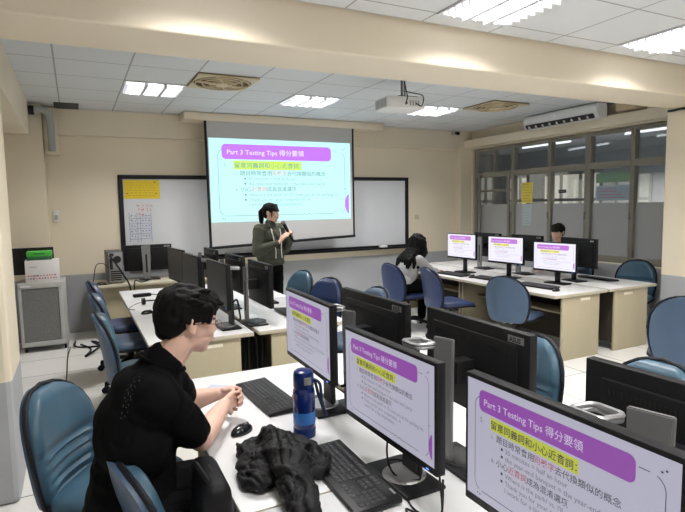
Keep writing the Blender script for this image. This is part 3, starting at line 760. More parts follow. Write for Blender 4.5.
def closed_back(inset, f_off, b_off, ribs=False, seat=False):
    P = back_surface(0, False, inset); m = 24
    zs = []
    lo, hi = inset, BH-inset
    N = 56 if ribs else 30
    for i in range(N+1):
        t = i/N; zs.append(lo+(hi-lo)*(t if t < .8 else .8+.2*math.sin((t-.8)/.2*PI/2)))
    b = nb(); F, B = [], []
    for z in zs:
        fr, br = [], []
        for k in range(m+1):
            u = -1+2*k/m; edge = min(1, (1-abs(u))*5); tz = min(1, (hi-z)/.05, (z-lo)/.03); e = math.sqrt(max(0, 1-(1-min(edge, max(tz, 0)))**2))
            fo = f_off(u, z)*e
            fr.append(b.verts.new(P(u, z, fo))); br.append(b.verts.new(P(u, z, b_off)))
        F.append(fr); B.append(br)
    for i in range(len(zs)-1):
        for k in range(m):
            b.faces.new((F[i][k], F[i][k+1], F[i+1][k+1], F[i+1][k])); b.faces.new((B[i][k], B[i+1][k], B[i+1][k+1], B[i][k+1]))
        b.faces.new((F[i][0], F[i+1][0], B[i+1][0], B[i][0])); b.faces.new((F[i][m], B[i][m], B[i+1][m], F[i+1][m]))
    for k in range(m):
        b.faces.new((F[0][k], B[0][k], B[0][k+1], F[0][k+1])); b.faces.new((F[-1][k], F[-1][k+1], B[-1][k+1], B[-1][k]))
    bmesh.ops.remove_doubles(b, verts=b.verts, dist=.0004)
    return b
def padf(u, z):
    if z < .235:
        r = .5-.5*math.cos((z-.02)/.043*2*PI); side = max(0, 1-abs(u)*1.0)
        return .028+.016*r*min(1, (1-abs(u))*3)
    t = (z-.235); return .030+.020*min(1, t/.03)*(1-.3*abs(u))
CH = {}
def chair_proto(col):
    m = VIN[col]
    t = thing('office_chair', 'x', 'chair', (0, 0, 0), 0, 'armless vinyl office chairs on castors')
    bk = Matrix.Translation((-.19, 0, .395)) @ Matrix.Rotation(math.radians(-7), 4, 'Y')
    def place(b): xf(b, b.verts, bk); return b
    obj('backrest', place(closed_back(.012, padf, -.012)), m, t, ang=60)
    obj('back_shell', place(closed_back(.006, lambda u, z: -.006, -.034)), VIN['slate'] if col != 'blue' else VIN['blue'], t, ang=60)
    P = back_surface(0, False, 0); zs = [i/40*BH for i in range(41)]
    loop = [P(-1, z, -.008) for z in zs]+[P(1, z, -.008) for z in reversed(zs)]
    b = nb(); tube(b, loop, .0105, 8, closed=True); obj('edge_trim', place(b), M_trim, t)
    # seat
    b = nb(); pts = rrect(-.21, .24, -.235, .235, .10, 8); M_, n_ = [], len(pts)
    lev = [(.88, .0), (1, .012), (1, .03), (.97, .05), (.85, .062), (.5, .064), (0.02, .058)]
    rings = [[b.verts.new((.01+(x-.01)*s, y*s, .40+z-(.02 if x > .15 else 0)*(s > .8)*((x-.15)/.09))) for x, y in pts] for s, z in lev]
    for A, B in zip(rings, rings[1:]):
        for k in range(n_): b.faces.new((A[k], A[(k+1) % n_], B[(k+1) % n_], B[k]))
    b.faces.new(rings[0][::-1]); b.faces.new(rings[-1]); obj('seat', b, m, t, ang=60)
    b = nb(); tube(b, [(x*1.005, y*1.005, .412-(.02 if x > .15 else 0)*((x-.15)/.09)) for x, y in pts], .011, 8, closed=True); obj('seat_trim', b, M_trim, t)
    # bracket
    b = nb()
    for s in (-.035, .035): tube(b, spline([(-.05, s, .385), (-.2, s, .375), (-.262, s, .41), (-.270, s, .5), (-.262, s, .58)], 6), .012, 8)
    obj('back_bracket', b, M_gold, t)
    b = nb(); box(b, -.12, .12, -.09, .09, .365, .40, .006); cyl(b, (.0, -.09, .375), (.0, -.2, .37), .006, n=8); obj('mechanism', b, M_dark, t)
    b = nb(); cyl(b, (0, 0, .10), (0, 0, .24), .028, n=18); cyl(b, (0, 0, .24), (0, 0, .37), .016, n=14); obj('gas_column', b, M_black, t)
    for k in range(5):
        a = k*2*PI/5+.3; c, s = math.cos(a), math.sin(a)
        b = nb(); tube(b, spline([(c*.02, s*.02, .11), (c*.12, s*.12, .115), (c*.27, s*.27, .075)], 4), .02, 8); lg = obj('leg', b, M_black, t)
        b = nb(); cyl(b, (c*.27-s*.008, s*.27+c*.008, .028), (c*.27-s*.026, s*.27+c*.026, .028), .0275, n=18); cyl(b, (c*.27+s*.008, s*.27-c*.008, .028), (c*.27+s*.026, s*.27-c*.026, .028), .0275, n=18)
        cyl(b, (c*.27, s*.27, .028), (c*.27, s*.27, .08), .009, n=8); obj('castor', b, M_trim, lg)
    return t
def chair(col, label, x, y, deg, s=1.0):
    if col not in CH: t = CH[col] = chair_proto(col)
    else: t = dup(CH[col])
    t.location = (x, y, 0); t.rotation_euler = (0, 0, math.radians(deg)); t['label'] = label; t.scale = (s, s, s)
    return t
chair('teal', 'teal vinyl chair with ribbed backrest at the lower left corner, empty', .11, 2.42, -30)
chair('teal', 'teal vinyl chair the person in black sits on', .375, 1.86, 8, .95)
chair('teal', 'teal vinyl chair nearest of the three empty chairs on the left', .43, 4.05, 0, 1.03)
chair('slate', 'grey blue vinyl chair in the middle of the three empty chairs on the left', .43, 4.95, 1, 1.05)
chair('blue', 'dark blue vinyl chair farthest of the three empty chairs on the left', .43, 5.7, 2, 1.06)
chair('teal', 'teal vinyl chair right behind the presenter on the second left row', 2.04, 5.62, 195)
chair('blue', 'dark blue vinyl chair right of the presenter, turned towards the second left row', 2.04, 4.86, 200)
chair('slate', 'blue vinyl chair mostly hidden behind the farthest monitor back of the near row', 2.12, 4.12, 185)
chair('blue', 'dark blue vinyl chair the person in grey sits on', 3.86, 5.82, 5)
chair('blue', 'dark blue vinyl chair next to the person in grey', 3.98, 5.10, -8)
chair('slate', 'slate blue vinyl chair in the middle of the aisle side of the window side row', 4.14, 4.18, 22)
chair('teal', 'teal vinyl chair against the window side of the window row, beside the pillar', 6.0, 4.20, 200)
chair('slate', 'slate blue vinyl chair seen from behind at the right edge', 4.10, 2.38, 30, 1.08)
chair('teal', 'teal vinyl chair behind the middle monitor back of the near row', 1.97, 2.12, 188)
chair('teal', 'teal vinyl chair behind the monitor back at the right edge', 2.09, 1.5, 182)
chair('slate', 'dark chair the person with glasses sits on behind the window side monitors', 5.98, 5.12, 180)

# ------------------------------------------------------------------ furniture and boxes at the front left
def front_left():
    t = thing('network_cabinet', 'grey metal cabinet with a perforated door, on castors', 'cabinet', (-.39, 7.03, 0))
    b = nb(); box(b, -.23, .25, -.11, .30, .06, .80, .006); obj('body', b, M_grey, t)
    b = nb()
    for a in ((-.225, .215, .735, .795), (-.225, .215, .075, .12), (-.225, -.195, .12, .735), (.175, .215, .12, .735)): box(b, a[0], a[1], -.13, -.111, a[2], a[3], .003)
    d = obj('door', b, mat('door_grey', (.50, .50, .49), .45), t)
    m = mat('perforated_sheet', (.20, .20, .195), .6, var=.25, vscale=160)
    b = nb(); box(b, -.195, .175, -.121, -.113, .12, .735); obj('mesh_panel', b, m, d, False)
    b = nb(); box(b, -.2, -.1, -.134, -.130, .755, .770); obj('name_plate', b, M_white, d, False)
    for x in (-.19, .21):
        for y in (-.07, .26):
            b = nb(); cyl(b, (x-.012, y, .027), (x+.012, y, .027), .026, n=16); cyl(b, (x, y, .027), (x, y, .062), .01, n=8); obj('castor', b, M_trim, t)
    t = thing('carton', 'white carton with small coloured print on top of the grey cabinet', 'box', (-.365, 7.08, .801), math.radians(2))
    b = nb(); box(b, -.175, .17, -.10, .10, 0, .245, .003); obj('box', b, mat('carton_white', (.78, .76, .76), .6), t)
    rnd = random.Random(9); cols = [(.6, .1, .2), (.15, .15, .2), (.4, .4, .5), (.7, .3, .4)]
    b = nb()
    for r_ in range(2):
        x = -.155
        while x < .14: l = rnd.uniform(.008, .022); box(b, x, x+l, -.1015, -.0995, .03+r_*.032, .045+r_*.032, mi=rnd.randrange(4)); x += l+.012
    box(b, -.13, -.06, -.1015, -.0995, .165, .175, mi=2)
    obj('print', b, [mat('print%d' % i, c, .6) for i, c in enumerate(cols)], t, False)
    t = thing('green_box', 'bright green box with dark green base lying on the white carton', 'box', (-.385, 7.07, 1.048))
    b = nb(); box(b, -.13, .125, -.09, .09, .045, .10, .006); obj('lid', b, mat('green_plastic', (.07, .50, .06), .4), t)
    b = nb(); box(b, -.127, .122, -.088, .088, .0, .044, .003); obj('tray', b, mat('green_dark', (.03, .16, .06), .5), t)
    b = nb(); box(b, -.06, .05, -.0915, -.0895, .065, .08); obj('marking', b, mat('green_mark', (.02, .2, .03), .5), t, False)
    t = thing('old_monitor', 'black screen standing behind the white carton on the grey cabinet', 'monitor', (-.44, 7.27, .801))
    b = nb(); box(b, -.25, .19, -.02, .02, .06, .375, .008); obj('housing', b, M_black, t)
    b = nb(); box(b, -.235, .175, -.024, -.02, .08, .36); obj('screen', b, M_scr_off, t, False)
    b = nb(); box(b, -.12, .06, -.05, .05, 0, .012, .003); box(b, -.06, .0, -.01, .02, .012, .1); obj('stand', b, M_black, t)
    # tower computer showing its rear
    t = thing('computer_tower', 'grey computer tower with its rear ports showing on the back table', 'computer', (.415, 7.38, .688), math.radians(3))
    b = nb(); box(b, -.09, .09, -.19, .19, .006, .40, .006); obj('case', b, mat('tower_grey', (.10, .10, .105), .45), t)
    b = nb(); box(b, -.08, .08, -.194, -.19, .015, .39, .002); obj('rear_plate', b, M_silver2, t)
    b = nb(); lathe(b, [(0, .0), (.036, .0), (.038, .003), (.045, .003), (.045, 0)], n=28); xf(b, b.verts, Matrix.Translation((.02, -.1945, .30)) @ Matrix.Rotation(PI/2, 4, 'X')); obj('fan_grille', b, M_dark, t)
    for nme, a in (('power_socket', (-.07, -.02, .345, .38)), ('port_panel', (-.07, -.035, .18, .32))):
        b = nb(); box(b, a[0], a[1], -.198, -.194, a[2], a[3], .002); obj(nme, b, M_dark, t)
    b = nb()
    for k in range(5): box(b, -.065, .06, -.197, -.194, .04+k*.026, .055+k*.026)
    obj('slot_cover', b, M_dark, t, False)
    b = nb()
    for x in (-.06, .06):
        for y in (-.16, .16): cyl(b, (x, y, 0), (x, y, .006), .012, n=10)
    obj('feet', b, M_black, t)
    # cables of the tower
    def cable(name, label, pts, r=.006, cat='cable', col=None, group=None):
        b = nb(); tube(b, spline(pts, 8), r, 6); return tag(obj(name, b, col or M_cable), label, cat, group)
    z = .697
    cable('power_cable', 'thick black cable falling from the tower over the table edge to the floor', [(.36, 7.165, 1.04), (.40, 7.08, .98), (.50, 7.03, .8), (.56, 6.98, .66), (.57, 6.9, .4), (.56, 6.92, .15), (.62, 6.9, .02)], .011)
    cable('data_cable', 'black cable dropping behind the back table edge beside the thick one', [(.80, 7.2, z), (.70, 7.1, z), (.62, 7.02, .72), (.60, 6.95, .5), (.58, 6.96, .2), (.66, 6.86, .015)], .008)
    cable('loop_cable', 'thin cable loop left of the computer tower', [(.33, 7.14, .9), (.28, 7.14, .95), (.20, 7.15, .93), (.16, 7.15, z+.05), (.13, 7.12, z), (.24, 7.1, z), (.34, 7.12, z)], .005)
    cable('loop_cable', 'tangled dark cable lying at the left end of the back table', [(.11, 7.2, z), (.16, 7.12, z), (.24, 7.16, z+.02), (.3, 7.1, z), (.22, 7.2, z), (.14, 7.24, z)], .007)
    cable('floor_cable', 'dark cables tangled on the floor beside the grey cabinet', [(-.02, 7.0, .012), (.08, 6.7, .012), (.02, 6.4, .012), (.12, 6.55, .03), (.2, 6.9, .012), (.1, 7.1, .012), (.26, 6.6, .012), (.3, 6.75, .012), (-.05, 6.8, .03), (-.08, 7.2, .012)], .011)
    cable('floor_cable', 'long dark cable running over the floor seam from the cabinet', [(-.13, 6.95, .008), (-.155, 6.5, .006), (-.157, 6.0, .006), (-.157, 5.3, .006), (-.158, 4.7, .006)], .006)
    # headphone like adapters on second-row desk
    t = thing('power_adapter', 'black adapter block with cords on the second left row desk', 'adapter', (.60, 5.95, DZ), math.radians(8))
    b = nb(); box(b, -.10, .08, -.03, .03, .0005, .035, .008); obj('block', b, M_black, t)
    b = nb(); tube(b, spline([(.08, 0, .018), (.13, .01, .01), (.19, -.02, .006), (.22, .01, .006)]), .005, 6); obj('cord', b, M_cable, t)
    t = thing('headset', 'black headset lying on the second left row desk beside the adapter', 'headset', (.62, 5.45, DZ), math.radians(5))
    b = nb(); tube(b, spline([(-.07, 0, .025), (-.06, .07, .02), (0, .1, .018), (.06, .07, .02), (.07, 0, .025)]), .007, 8); obj('headband', b, M_black, t)
    for s in (-1, 1): b = nb(); cyl(b, (s*.055, 0, .033), (s*.085, 0, .033), .032, n=18); obj('ear_cup', b, M_black, t)
    b = nb(); tube(b, spline([(-.08, 0, .03), (-.15, .02, .006), (-.2, -.08, .006), (-.24, -.2, .006), (-.2, -.26, .006)]), .003, 6); obj('cord', b, M_cable, t)
    # crumpled plastic bag on back table
    b = nb(); sph(b, (0, 0, .06), .075, (1.3, 1, .85), u=28, v=18)
    for v in b.verts:
        d = noise.noise(v.co*22)*.03+noise.noise(v.co*55)*.012; v.co += v.co.normalized()*d; v.co.z = max(.001, v.co.z)
    o = obj('plastic_bag', b, mat('crumpled_white', (.62, .66, .72), .3), None, True, 20); o.location = (1.36, 7.25, .688); tag(o, 'crumpled whitish plastic bag on the back table between the monitors', 'plastic bag')
front_left()

# ------------------------------------------------------------------ things on the near desks
def creases(me, amp, scale, stretch=(1, .4, .7), seed=0, width=11):
    me.update(); ns = [v.normal.copy() for v in me.vertices]
    for v, n_ in zip(me.vertices, ns):
        q = v.co*scale; q = V(q.x*stretch[0], q.y*stretch[1], q.z*stretch[2])+noise.noise_vector(q*.7+V(seed, 0, 0))*.7
        v.co -= n_*amp*math.exp(-abs(noise.noise(q+V(seed, seed, 0)))*width)
    return me
def near_props():
    blue = mat('bottle_blue', (.004, .020, .15), .08, trans=.3, ior=1.4, coat=.5)
    blue2 = mat('bottle_cap_blue', (.005, .018, .10), .2)
    t = thing('water_bottle', 'dark blue water bottle with a wrist strap beside the far lit monitor', 'bottle', (.785, 1.945, DZ)); t.scale = (1.28, 1.28, 1.25)
    b = nb(); lathe(b, [(0, .001), (.032, .001), (.035, .006), (.035, .06), (.0335, .07), (.035, .08), (.035, .145), (.033, .155), (.029, .162), (0, .162)], n=36); obj('body', b, blue, t)
    b = nb(); lathe(b, [(0, .001), (.0357, .001), (.0357, .03), (.035, .031), (0, .031)], n=36); obj('base_ring', b, blue2, t)
    b = nb(); lathe(b, [(.0352, .045), (.0357, .047), (.0357, .082), (.0352, .084)], n=36); obj('label_band', b, mat('bottle_band', (.03, .14, .42), .2), t)  # paler band standing in for the lighter liquid inside
    b = nb(); lathe(b, [(0, .16), (.031, .16), (.0325, .165), (.0325, .20), (.030, .212), (.022, .218), (0, .219)], n=32); c = obj('cap', b, blue2, t)
    b = nb(); box(b, -.012, .012, -.036, -.03, .175, .2, .003); obj('latch', b, M_silver, c)
    b = nb(); s_ = spline([(.028, -.01, .185), (.046, -.022, .17), (.048, -.03, .12), (.056, -.036, .075), (.062, -.03, .068), (.058, -.018, .085), (.047, -.006, .13), (.04, .0, .17), (.030, .004, .18)], 5)
    tube(b, s_, .005, 6); obj('strap', b, mat('strap_navy', (.012, .02, .06), .7), t)
    t = thing('phone', 'flat phone lying on the desk beyond the clasped hands', 'phone', (.62, 2.66, DZ), math.radians(-38))
    b = nb(); box(b, -.075, .075, -.037, .037, .0005, .008, .003); obj('case', b, mat('phone_case', (.45, .42, .45), .3), t)
    b = nb(); box(b, -.068, .068, -.032, .032, .008, .0086); obj('screen', b, mat('phone_screen', (.35, .38, .45), .1, emit=(.5, .55, .65), estr=.35), t, False)
    # crumpled black jacket
    b = nb()
    for c, q in (((.60, 1.72, .725), (.105, .12, .05)), ((.64, 1.76, .735), (.07, .075, .045)), ((.56, 1.83, .72), (.075, .07, .04)), ((.52, 1.70, .715), (.06, .10, .035)), ((.68, 1.66, .71), (.065, .07, .03))):
        ell(b, c, *q)
    chain(b, [(.60, 1.80, .755), (.60, 1.70, .765), (.60, 1.60, .75), (.585, 1.50, .735), (.565, 1.41, .72)], [.045, .055, .056, .052, .042])
    chain(b, [(.66, 1.80, .735), (.70, 1.72, .73), (.71, 1.64, .715)], [.038, .04, .03])
    xf(b, b.verts, Matrix.Translation((.585, 1.70, .70)) @ Matrix.Diagonal((1.12, 1.12, 1.12, 1)) @ Matrix.Translation((-.61, -1.68, -.70)))
    me = blob(b, .005, 6)
    for it in range(2):
        me.update(); ns = [v.normal.copy() for v in me.vertices]
        for v, n_ in zip(me.vertices, ns):
            p = v.co; wv = noise.noise_vector(p*5)*.06
            q1 = p+wv; u1 = q1.x*.8+q1.y*.35+q1.z*.6; u2 = -q1.x*.5+q1.y*.7+q1.z*.8
            r1 = (1-abs(noise.noise(V(u1*12, q1.y*3, 2)))*3)**1 if it == 0 else 0
            r2 = (1-abs(noise.noise(V(u2*17, q1.x*4, 9)))*3) if it == 1 else 0
            v.co += n_*(max(-1, r1)*.010+max(-1, r2)*.006)
            v.co.z = max(v.co.z, DZ+.001)
    for sd, sc_, am in ((1, 13, .013), (5, 21, .008), (9, 36, .004)): creases(me, am, sc_, (1, .45, .8) if sd != 5 else (.4, 1, .7), sd)
    for v in me.vertices: v.co += V(.018, -.03, 0); v.co.z = max(v.co.z, DZ+.001)
    tag(obj('jacket', me, mat('jacket_cloth', (.009, .009, .010), .6, spec=.3, bump=.15, bscale=220), None, True, 80), 'crumpled black jacket lying on the desk in front of the blue bottle', 'jacket')
    # cords of the near monitors
    def cord(owner, pts, r=.0035):
        t_ = next(o for o in bpy.data.objects if o.get('label', '').startswith(owner))
        Mi = (Matrix.Translation(t_.location) @ Matrix.Rotation(t_.rotation_euler.z, 4, 'Z')).inverted()
        b = nb(); tube(b, spline(pts, 8), r, 6); xf(b, b.verts, Mi); obj('cord', b, M_cable, t_)
    z = DZ+.004
    cord('middle lit monitor of the near row', [(.915, 1.50, .87), (.905, 1.50, .76), (.915, 1.46, z+.015), (.97, 1.40, z+.016), (1.0, 1.5, z+.02), (.94, 1.55, z+.02), (.90, 1.40, z), (.87, 1.28, z), (.90, 1.20, z+.01), (.95, 1.25, .78)])
    cord('middle lit monitor of the near row', [(.93, 1.24, .8), (.90, 1.2, z), (.85, 1.3, z), (.84, 1.2, z), (.88, 1.14, z), (.90, 1.10, z)])
    cord('lit monitor farthest in the near row', [(.82, 2.25, z), (.86, 2.30, z), (.90, 2.36, z+.012), (.84, 2.16, z), (.80, 2.06, z)], .0025)
    cord('lit monitor farthest in the near row', [(1.03, 2.10, .80), (1.08, 2.02, .83), (1.10, 1.96, .78), (1.05, 1.93, z+.01), (1.12, 1.88, z+.01)], .007)
    for ow, yy, d in (('dark monitor with black screen just right', 4.05, 0), ('dark monitor second in the left line', 4.83, .02)):
        cord(ow, [(1.03, yy+.05, .80+d), (1.08, yy-.03, .90), (1.11, yy+.0, .80), (1.13, yy+.06, .72), (1.13, yy+.2, z+.01)], .007)
    rnd = random.Random(5)
    # cables hanging in the gap between the back-to-back desks
    for k, x in enumerate((1.06, 1.11, 1.16, 1.21, 1.26)):
        b = nb(); tube(b, spline([(x, 3.99, .64), (x+rnd.uniform(-.012, .012), 3.96, .5), (x+rnd.uniform(-.012, .012), 3.99, .3), (x+rnd.uniform(-.01, .01), 4.0, .1), (x, 4.02, .014), (x, 4.2, .014)], 6), .010, 6)
        tag(obj('hanging_cable', b, M_cable), 'black cable hanging in the gap between the back-to-back desks behind the person in black', 'cable', 'cables hanging between the desks')
    # paper sheet by the girl
    b = nb(); box(b, -.105, .105, -.074, .074, .0005, .0015); o = obj('paper_sheet', b, mat('paper_white', (.8, .82, .88), .6), None, False); o.location = (4.30, 5.92, DZ); o.rotation_euler = (0, 0, .4); tag(o, 'white sheet of paper on the desk by the person in grey', 'paper')
near_props()

# ------------------------------------------------------------------ people
def head_bm(b, M, s=1.0):
    """face looks along +X, origin at the middle of the head (eye level)"""
    def e(c, r, rot=None): sph(b, M @ V(*c), 1, tuple(k*s for k in r), (M.to_3x3() @ (rot or Matrix.Identity(3))), 24, 16)
    R_ = lambda a, ax: Matrix.Rotation(a, 3, ax)
    e((-.012, 0, .030), (.098, .077, .092)); e((.025, 0, -.005), (.068, .066, .085)); e((.035, 0, -.050), (.056, .054, .058)); e((.058, 0, -.088), (.028, .030, .022))
    e((.0, .0, -.055), (.055, .056, .055)); e((.078, 0, .028), (.018, .050, .012)); e((.072, .0, -.045), (.030, .032, .035))
    e((.096, 0, -.022), (.015, .012, .013)); e((.090, 0, .0), (.010, .008, .030), R_(-.3, 'Y'))
    for q in (-1, 1):
        e((.094, q*.010, -.026), (.010, .009, .008)); e((.062, q*.036, -.022), (.026, .020, .024))
        e((-.005, q*.077, -.004), (.017, .008, .031), R_(.15, 'Y')); e((-.012, q*.083, .008), (.010, .006, .018)); e((.0, q*.080, -.026), (.009, .006, .011))
    e((.093, 0, -.050), (.009, .020, .0055)); e((.090, 0, -.061), (.010, .017, .007))
def hand_bm(b, wrist, d, n, curl, s=1.0, side=1, spread=.04, thumb_in=.5):
    d = Vector(d).normalized(); n = Vector(n); n = (n-d*n.dot(d)).normalized(); t = d.cross(n)*side     # t: towards the thumb
    w = Vector(wrist)
    for k in (-1.5, -.5, .5, 1.5): cap(b, w+d*.008*s+t*k*.010*s, .014*s, w+d*.082*s+t*k*.0185*s, .0115*s, 12)
    lens = {1.5: (.040, .024, .020), .5: (.045, .028, .021), -.5: (.041, .026, .021), -1.5: (.031, .020, .018)}
    for k, ls in lens.items():
        p = w+d*.084*s+t*k*.0195*s; a = 0; dd = d.copy()
        for i, l in enumerate(ls):
            a += curl[i]; dd = (d*math.cos(a)+n*math.sin(a)+t*k*spread).normalized(); q = p+dd*l*s
            cap(b, p, (.0095-.0010*i)*s, q, (.0088-.0011*i)*s, 10); p = q
    p = w+d*.022*s+t*.022*s; dirs = [(t*.75+d*.65+n*.2), (t*.35+d*.85+n*thumb_in), (d*.9+n*thumb_in*1.3-t*.1)]
    for (l, r0), dd in zip(((.038, .0145), (.030, .0115), (.025, .010)), dirs):
        q = p+dd.normalized()*l*s; cap(b, p, r0*s, q, (r0-.0018)*s, 10); p = q
def mat4(pos, yaw, pitch=0, roll=0):
    return Matrix.Translation(Vector(pos)) @ Matrix.Rotation(yaw, 4, 'Z') @ Matrix.Rotation(pitch, 4, 'Y') @ Matrix.Rotation(roll, 4, 'X')
def face_details(t, M, glasses=None, lip=(.45, .17, .15)):
    ew = mat('eye_white', (.75, .72, .70), .3); ir = mat('iris', (.02, .012, .01), .2)
    for q in (-1, 1):
        b = nb(); sph(b, M @ V(.0735, q*.031, .004), .0115, (1, 1.1, .8), M.to_3x3()); sph(b, M @ V(.0825, q*.031, .004), .0050, (.6, 1, 1), M.to_3x3(), mi=1)
        obj('eye', b, [ew, ir], t)
        b = nb(); tube(b, [M @ V(.088-.010*k*k-.0, q*(.031+.016*k), .024-.004*k*k) for k in (-1, -.5, 0, .5, 1)], .0026, 6); obj('eyebrow', b, M_hair, t)
    b = nb(); tube(b, [M @ V(.1-.6*y*y*40*.25, y, -.0555) for y in (-.018, -.009, 0, .009, .018)], .0028, 6); obj('lips', b, mat('lips', lip, .5), t)
    if glasses:
        g = nb()
        for q in (-1, 1):
            tube(g, [M @ V(.108-abs(q*.033+.024*math.cos(a)*q)*.12, q*(.033)+.024*math.cos(a), .0+.016*math.sin(a)) for a in [k*PI/10 for k in range(20)]], .0012, 6, closed=True)
            tube(g, [M @ V(.103, q*.058, .006), M @ V(.06, q*.076, .007), M @ V(.0, q*.084, .004)], .0019, 6)
        tube(g, [M @ V(.108, -.009, .003), M @ V(.111, 0, .006), M @ V(.108, .009, .003)], .0016, 6); obj('glasses', g, glasses, t)

def fold(me, amp=.006, sx=10, sy=10, sz=5, seed=0):
    ns = [v.normal.copy() for v in me.vertices]
    for v, n_ in zip(me.vertices, ns):
        p = v.co; q = V(p.x*sx+seed, p.y*sy, p.z*sz); w_ = noise.noise(p*5+V(seed, 0, 0))
        v.co += n_*amp*((1-abs(noise.noise(q+V(w_, w_, w_)))*2.4)*.8+noise.noise(p*18)*.5)
    return me

def seated_man():
    t = thing('person', 'person in black T-shirt and glasses seated at the desk, hands clasped, watching the presenter', 'person', (.12, 1.90, 0))
    L = t.location; W = lambda *p: V(*p)-L       # world -> local (the thing has no rotation)
    Mh = mat4(W(.342, 1.94, 1.205), math.radians(6), math.radians(10))
    shR, shL = W(.205, 1.775, 1.00), W(.235, 2.09, 1.005)
    elR, elL = W(.375, 1.96, .752), W(.40, 2.36, .76)
    wrR, wrL = W(.515, 2.17, .785), W(.52, 2.305, .79)
    nk = W(.24, 1.93, 1.06)
    hipR, hipL = W(.10, 1.83, .565), W(.10, 2.02, .565)
    knR, knL = W(.52, 1.78, .53), W(.52, 2.08, .53)
    anR, anL = W(.50, 1.76, .09), W(.50, 2.10, .09)
    b = nb()
    head_bm(b, Mh, 1.0)
    chain(b, [W(.215, 1.93, 1.0), W(.31, 1.93, 1.14)], [.060, .055])
    chain(b, [W(.12, 1.93, .60), W(.14, 1.93, .78), W(.185, 1.93, .93)], [.10, .10, .09])
    for sh, el, wr in ((shR, elR, wrR), (shL, elL, wrL)):
        chain(b, [W(.19, 1.93, .98), sh], [.062, .050]); chain(b, [sh, el], [.048, .046]); m_ = el+(wr-el)*.3; chain(b, [el, m_, wr], [.046, .046, .029])
    for hp, kn, an in ((hipR, knR, anR), (hipL, knL, anL)):
        chain(b, [hp, kn, an], [.085, .058, .038]); chain(b, [an-V(.03, 0, .045), an+V(.15, 0, -.05)], [.034, .028])
    dr = (V(.05, .055, .004)); hand_bm(b, wrR, (.55, .50, .02), (-.35, .75, -.1), (.75, .85, .5), .98, -1, .0, .5)
    hand_bm(b, wrL, (.62, -.32, .0), (-.30, -.85, -.05), (.7, .85, .5), .98, 1, .0, .5)
    obj('body', blob(b, .0042, 3), M_skin, t, ang=180)
    face_details(t, Mh, mat('glasses_brown', (.22, .10, .08), .3))
    # T-shirt
    b = nb()
    chain(b, [W(.13, 1.93, .58), W(.135, 1.93, .70), W(.155, 1.93, .86), W(.195, 1.93, .97)], [.14, .14, .135, .115])
    ell(b, W(.12, 1.93, .60), .15, .19, .13); ell(b, W(.145, 1.93, .84), .135, .20, .17); ell(b, W(.185, 1.93, .95), .12, .195, .12); ell(b, W(.165, 1.93, 1.0), .09, .13, .07)
    for sh, el in ((shR, elR), (shL, elL)):
        chain(b, [W(.195, 1.93, 1.005), sh, sh+(el-sh)*.4, sh+(el-sh)*.74], [.08, .072, .074, .070])
    chain(b, [W(.205, 1.93, .995), W(.245, 1.93, 1.07)], [.094, .074])
    me = creases(fold(blob(b, .007, 6), .006, 9, 9, 5, 2), .005, 9, (1, 1, .6), 3, 9); sh_ = obj('t_shirt', me, M_tee, t, ang=180)
    b = nb(); tube(b, [Vector((.245-.12, 0.03, 1.075))+V(.076*math.cos(a), .070*math.sin(a), -.036*math.cos(a)) for a in [k*PI/14 for k in range(28)]], .006, 8, closed=True); obj('collar', b, M_tee, sh_)
    # faint letters on the shirt's back
    from mathutils.bvhtree import BVHTree
    tr = BVHTree.FromPolygons([v.co for v in me.vertices], [p.vertices[:] for p in me.polygons])
    rnd = random.Random(4); b = nb()
    for r_ in range(5):
        for k in range(5-r_//2):
            a_ = V(.0, 1.35, 1.13-r_*.022+k*.012); h_, n_, _i, _d = tr.ray_cast(a_-L+V(0, 0, 0), V(.115+k*.012-r_*.004, .45, -.10).normalized())
            if h_:
                for q in range(2): tube(b, [h_+n_*.001+V(rnd.uniform(-.004, .004), rnd.uniform(-.004, .004), rnd.uniform(-.006, .006)), h_+n_*.001+V(rnd.uniform(-.004, .004), rnd.uniform(-.004, .004), rnd.uniform(-.006, .006))], .0007, 4)
    obj('shirt_print', b, mat('faded_print', (.09, .09, .095), .7), sh_)
    b = nb()
    ell(b, W(.10, 1.93, .565), .14, .19, .088)
    for hp, kn, an in ((hipR, knR, anR), (hipL, knL, anL)): chain(b, [hp, kn, an+V(0, 0, .06)], [.094, .074, .062])
    obj('trousers', fold(blob(b, .009, 4), .004), mat('black_trousers', (.006, .006, .0065), .85, spec=.1), t, ang=180)
    for an in (anR, anL):
        b = nb(); cap(b, an+V(-.03, 0, -.045), .042, an+V(.16, 0, -.052), .036); 
        for v in b.verts: v.co.z = max(v.co.z, .001)
        obj('shoe', b, mat('shoe_dark', (.03, .03, .03), .6), t)
    # hair: short, full on top with a fringe, tapering at the nape
    b = nb(); S = lambda c, r, rot=None: sph(b, Mh @ V(*c), 1, r, Mh.to_3x3() @ (rot or Matrix.Identity(3)), 24, 16)
    S((-.018, 0, .052), (.106, .090, .084)); S((-.055, 0, .012), (.066, .080, .075)); S((.02, 0, .075), (.086, .080, .052)); S((-.07, 0, -.025), (.040, .060, .045))
    rnd = random.Random(2)
    for k in range(13):
        y = -.07+k*.14/12; z0 = .10-abs(y)*.3; x1 = .090-abs(y)**2*7
        cap(b, Mh @ V(.04, y*.8, z0), .020, Mh @ V(x1-.012, y, .068), .017); cap(b, Mh @ V(x1-.012, y, .068), .017, Mh @ V(x1-.002+rnd.uniform(-.004, .006), y*1.05, .034+rnd.uniform(-.012, .010)), .005)
    for q in (-1, 1):
        for k in range(6):
            x = -.045+k*.018; cap(b, Mh @ V(x, q*.072, .06), .018, Mh @ V(x+.004, q*.080, .018-(.01 if k < 3 else 0)+rnd.uniform(-.004, .004)), .008)
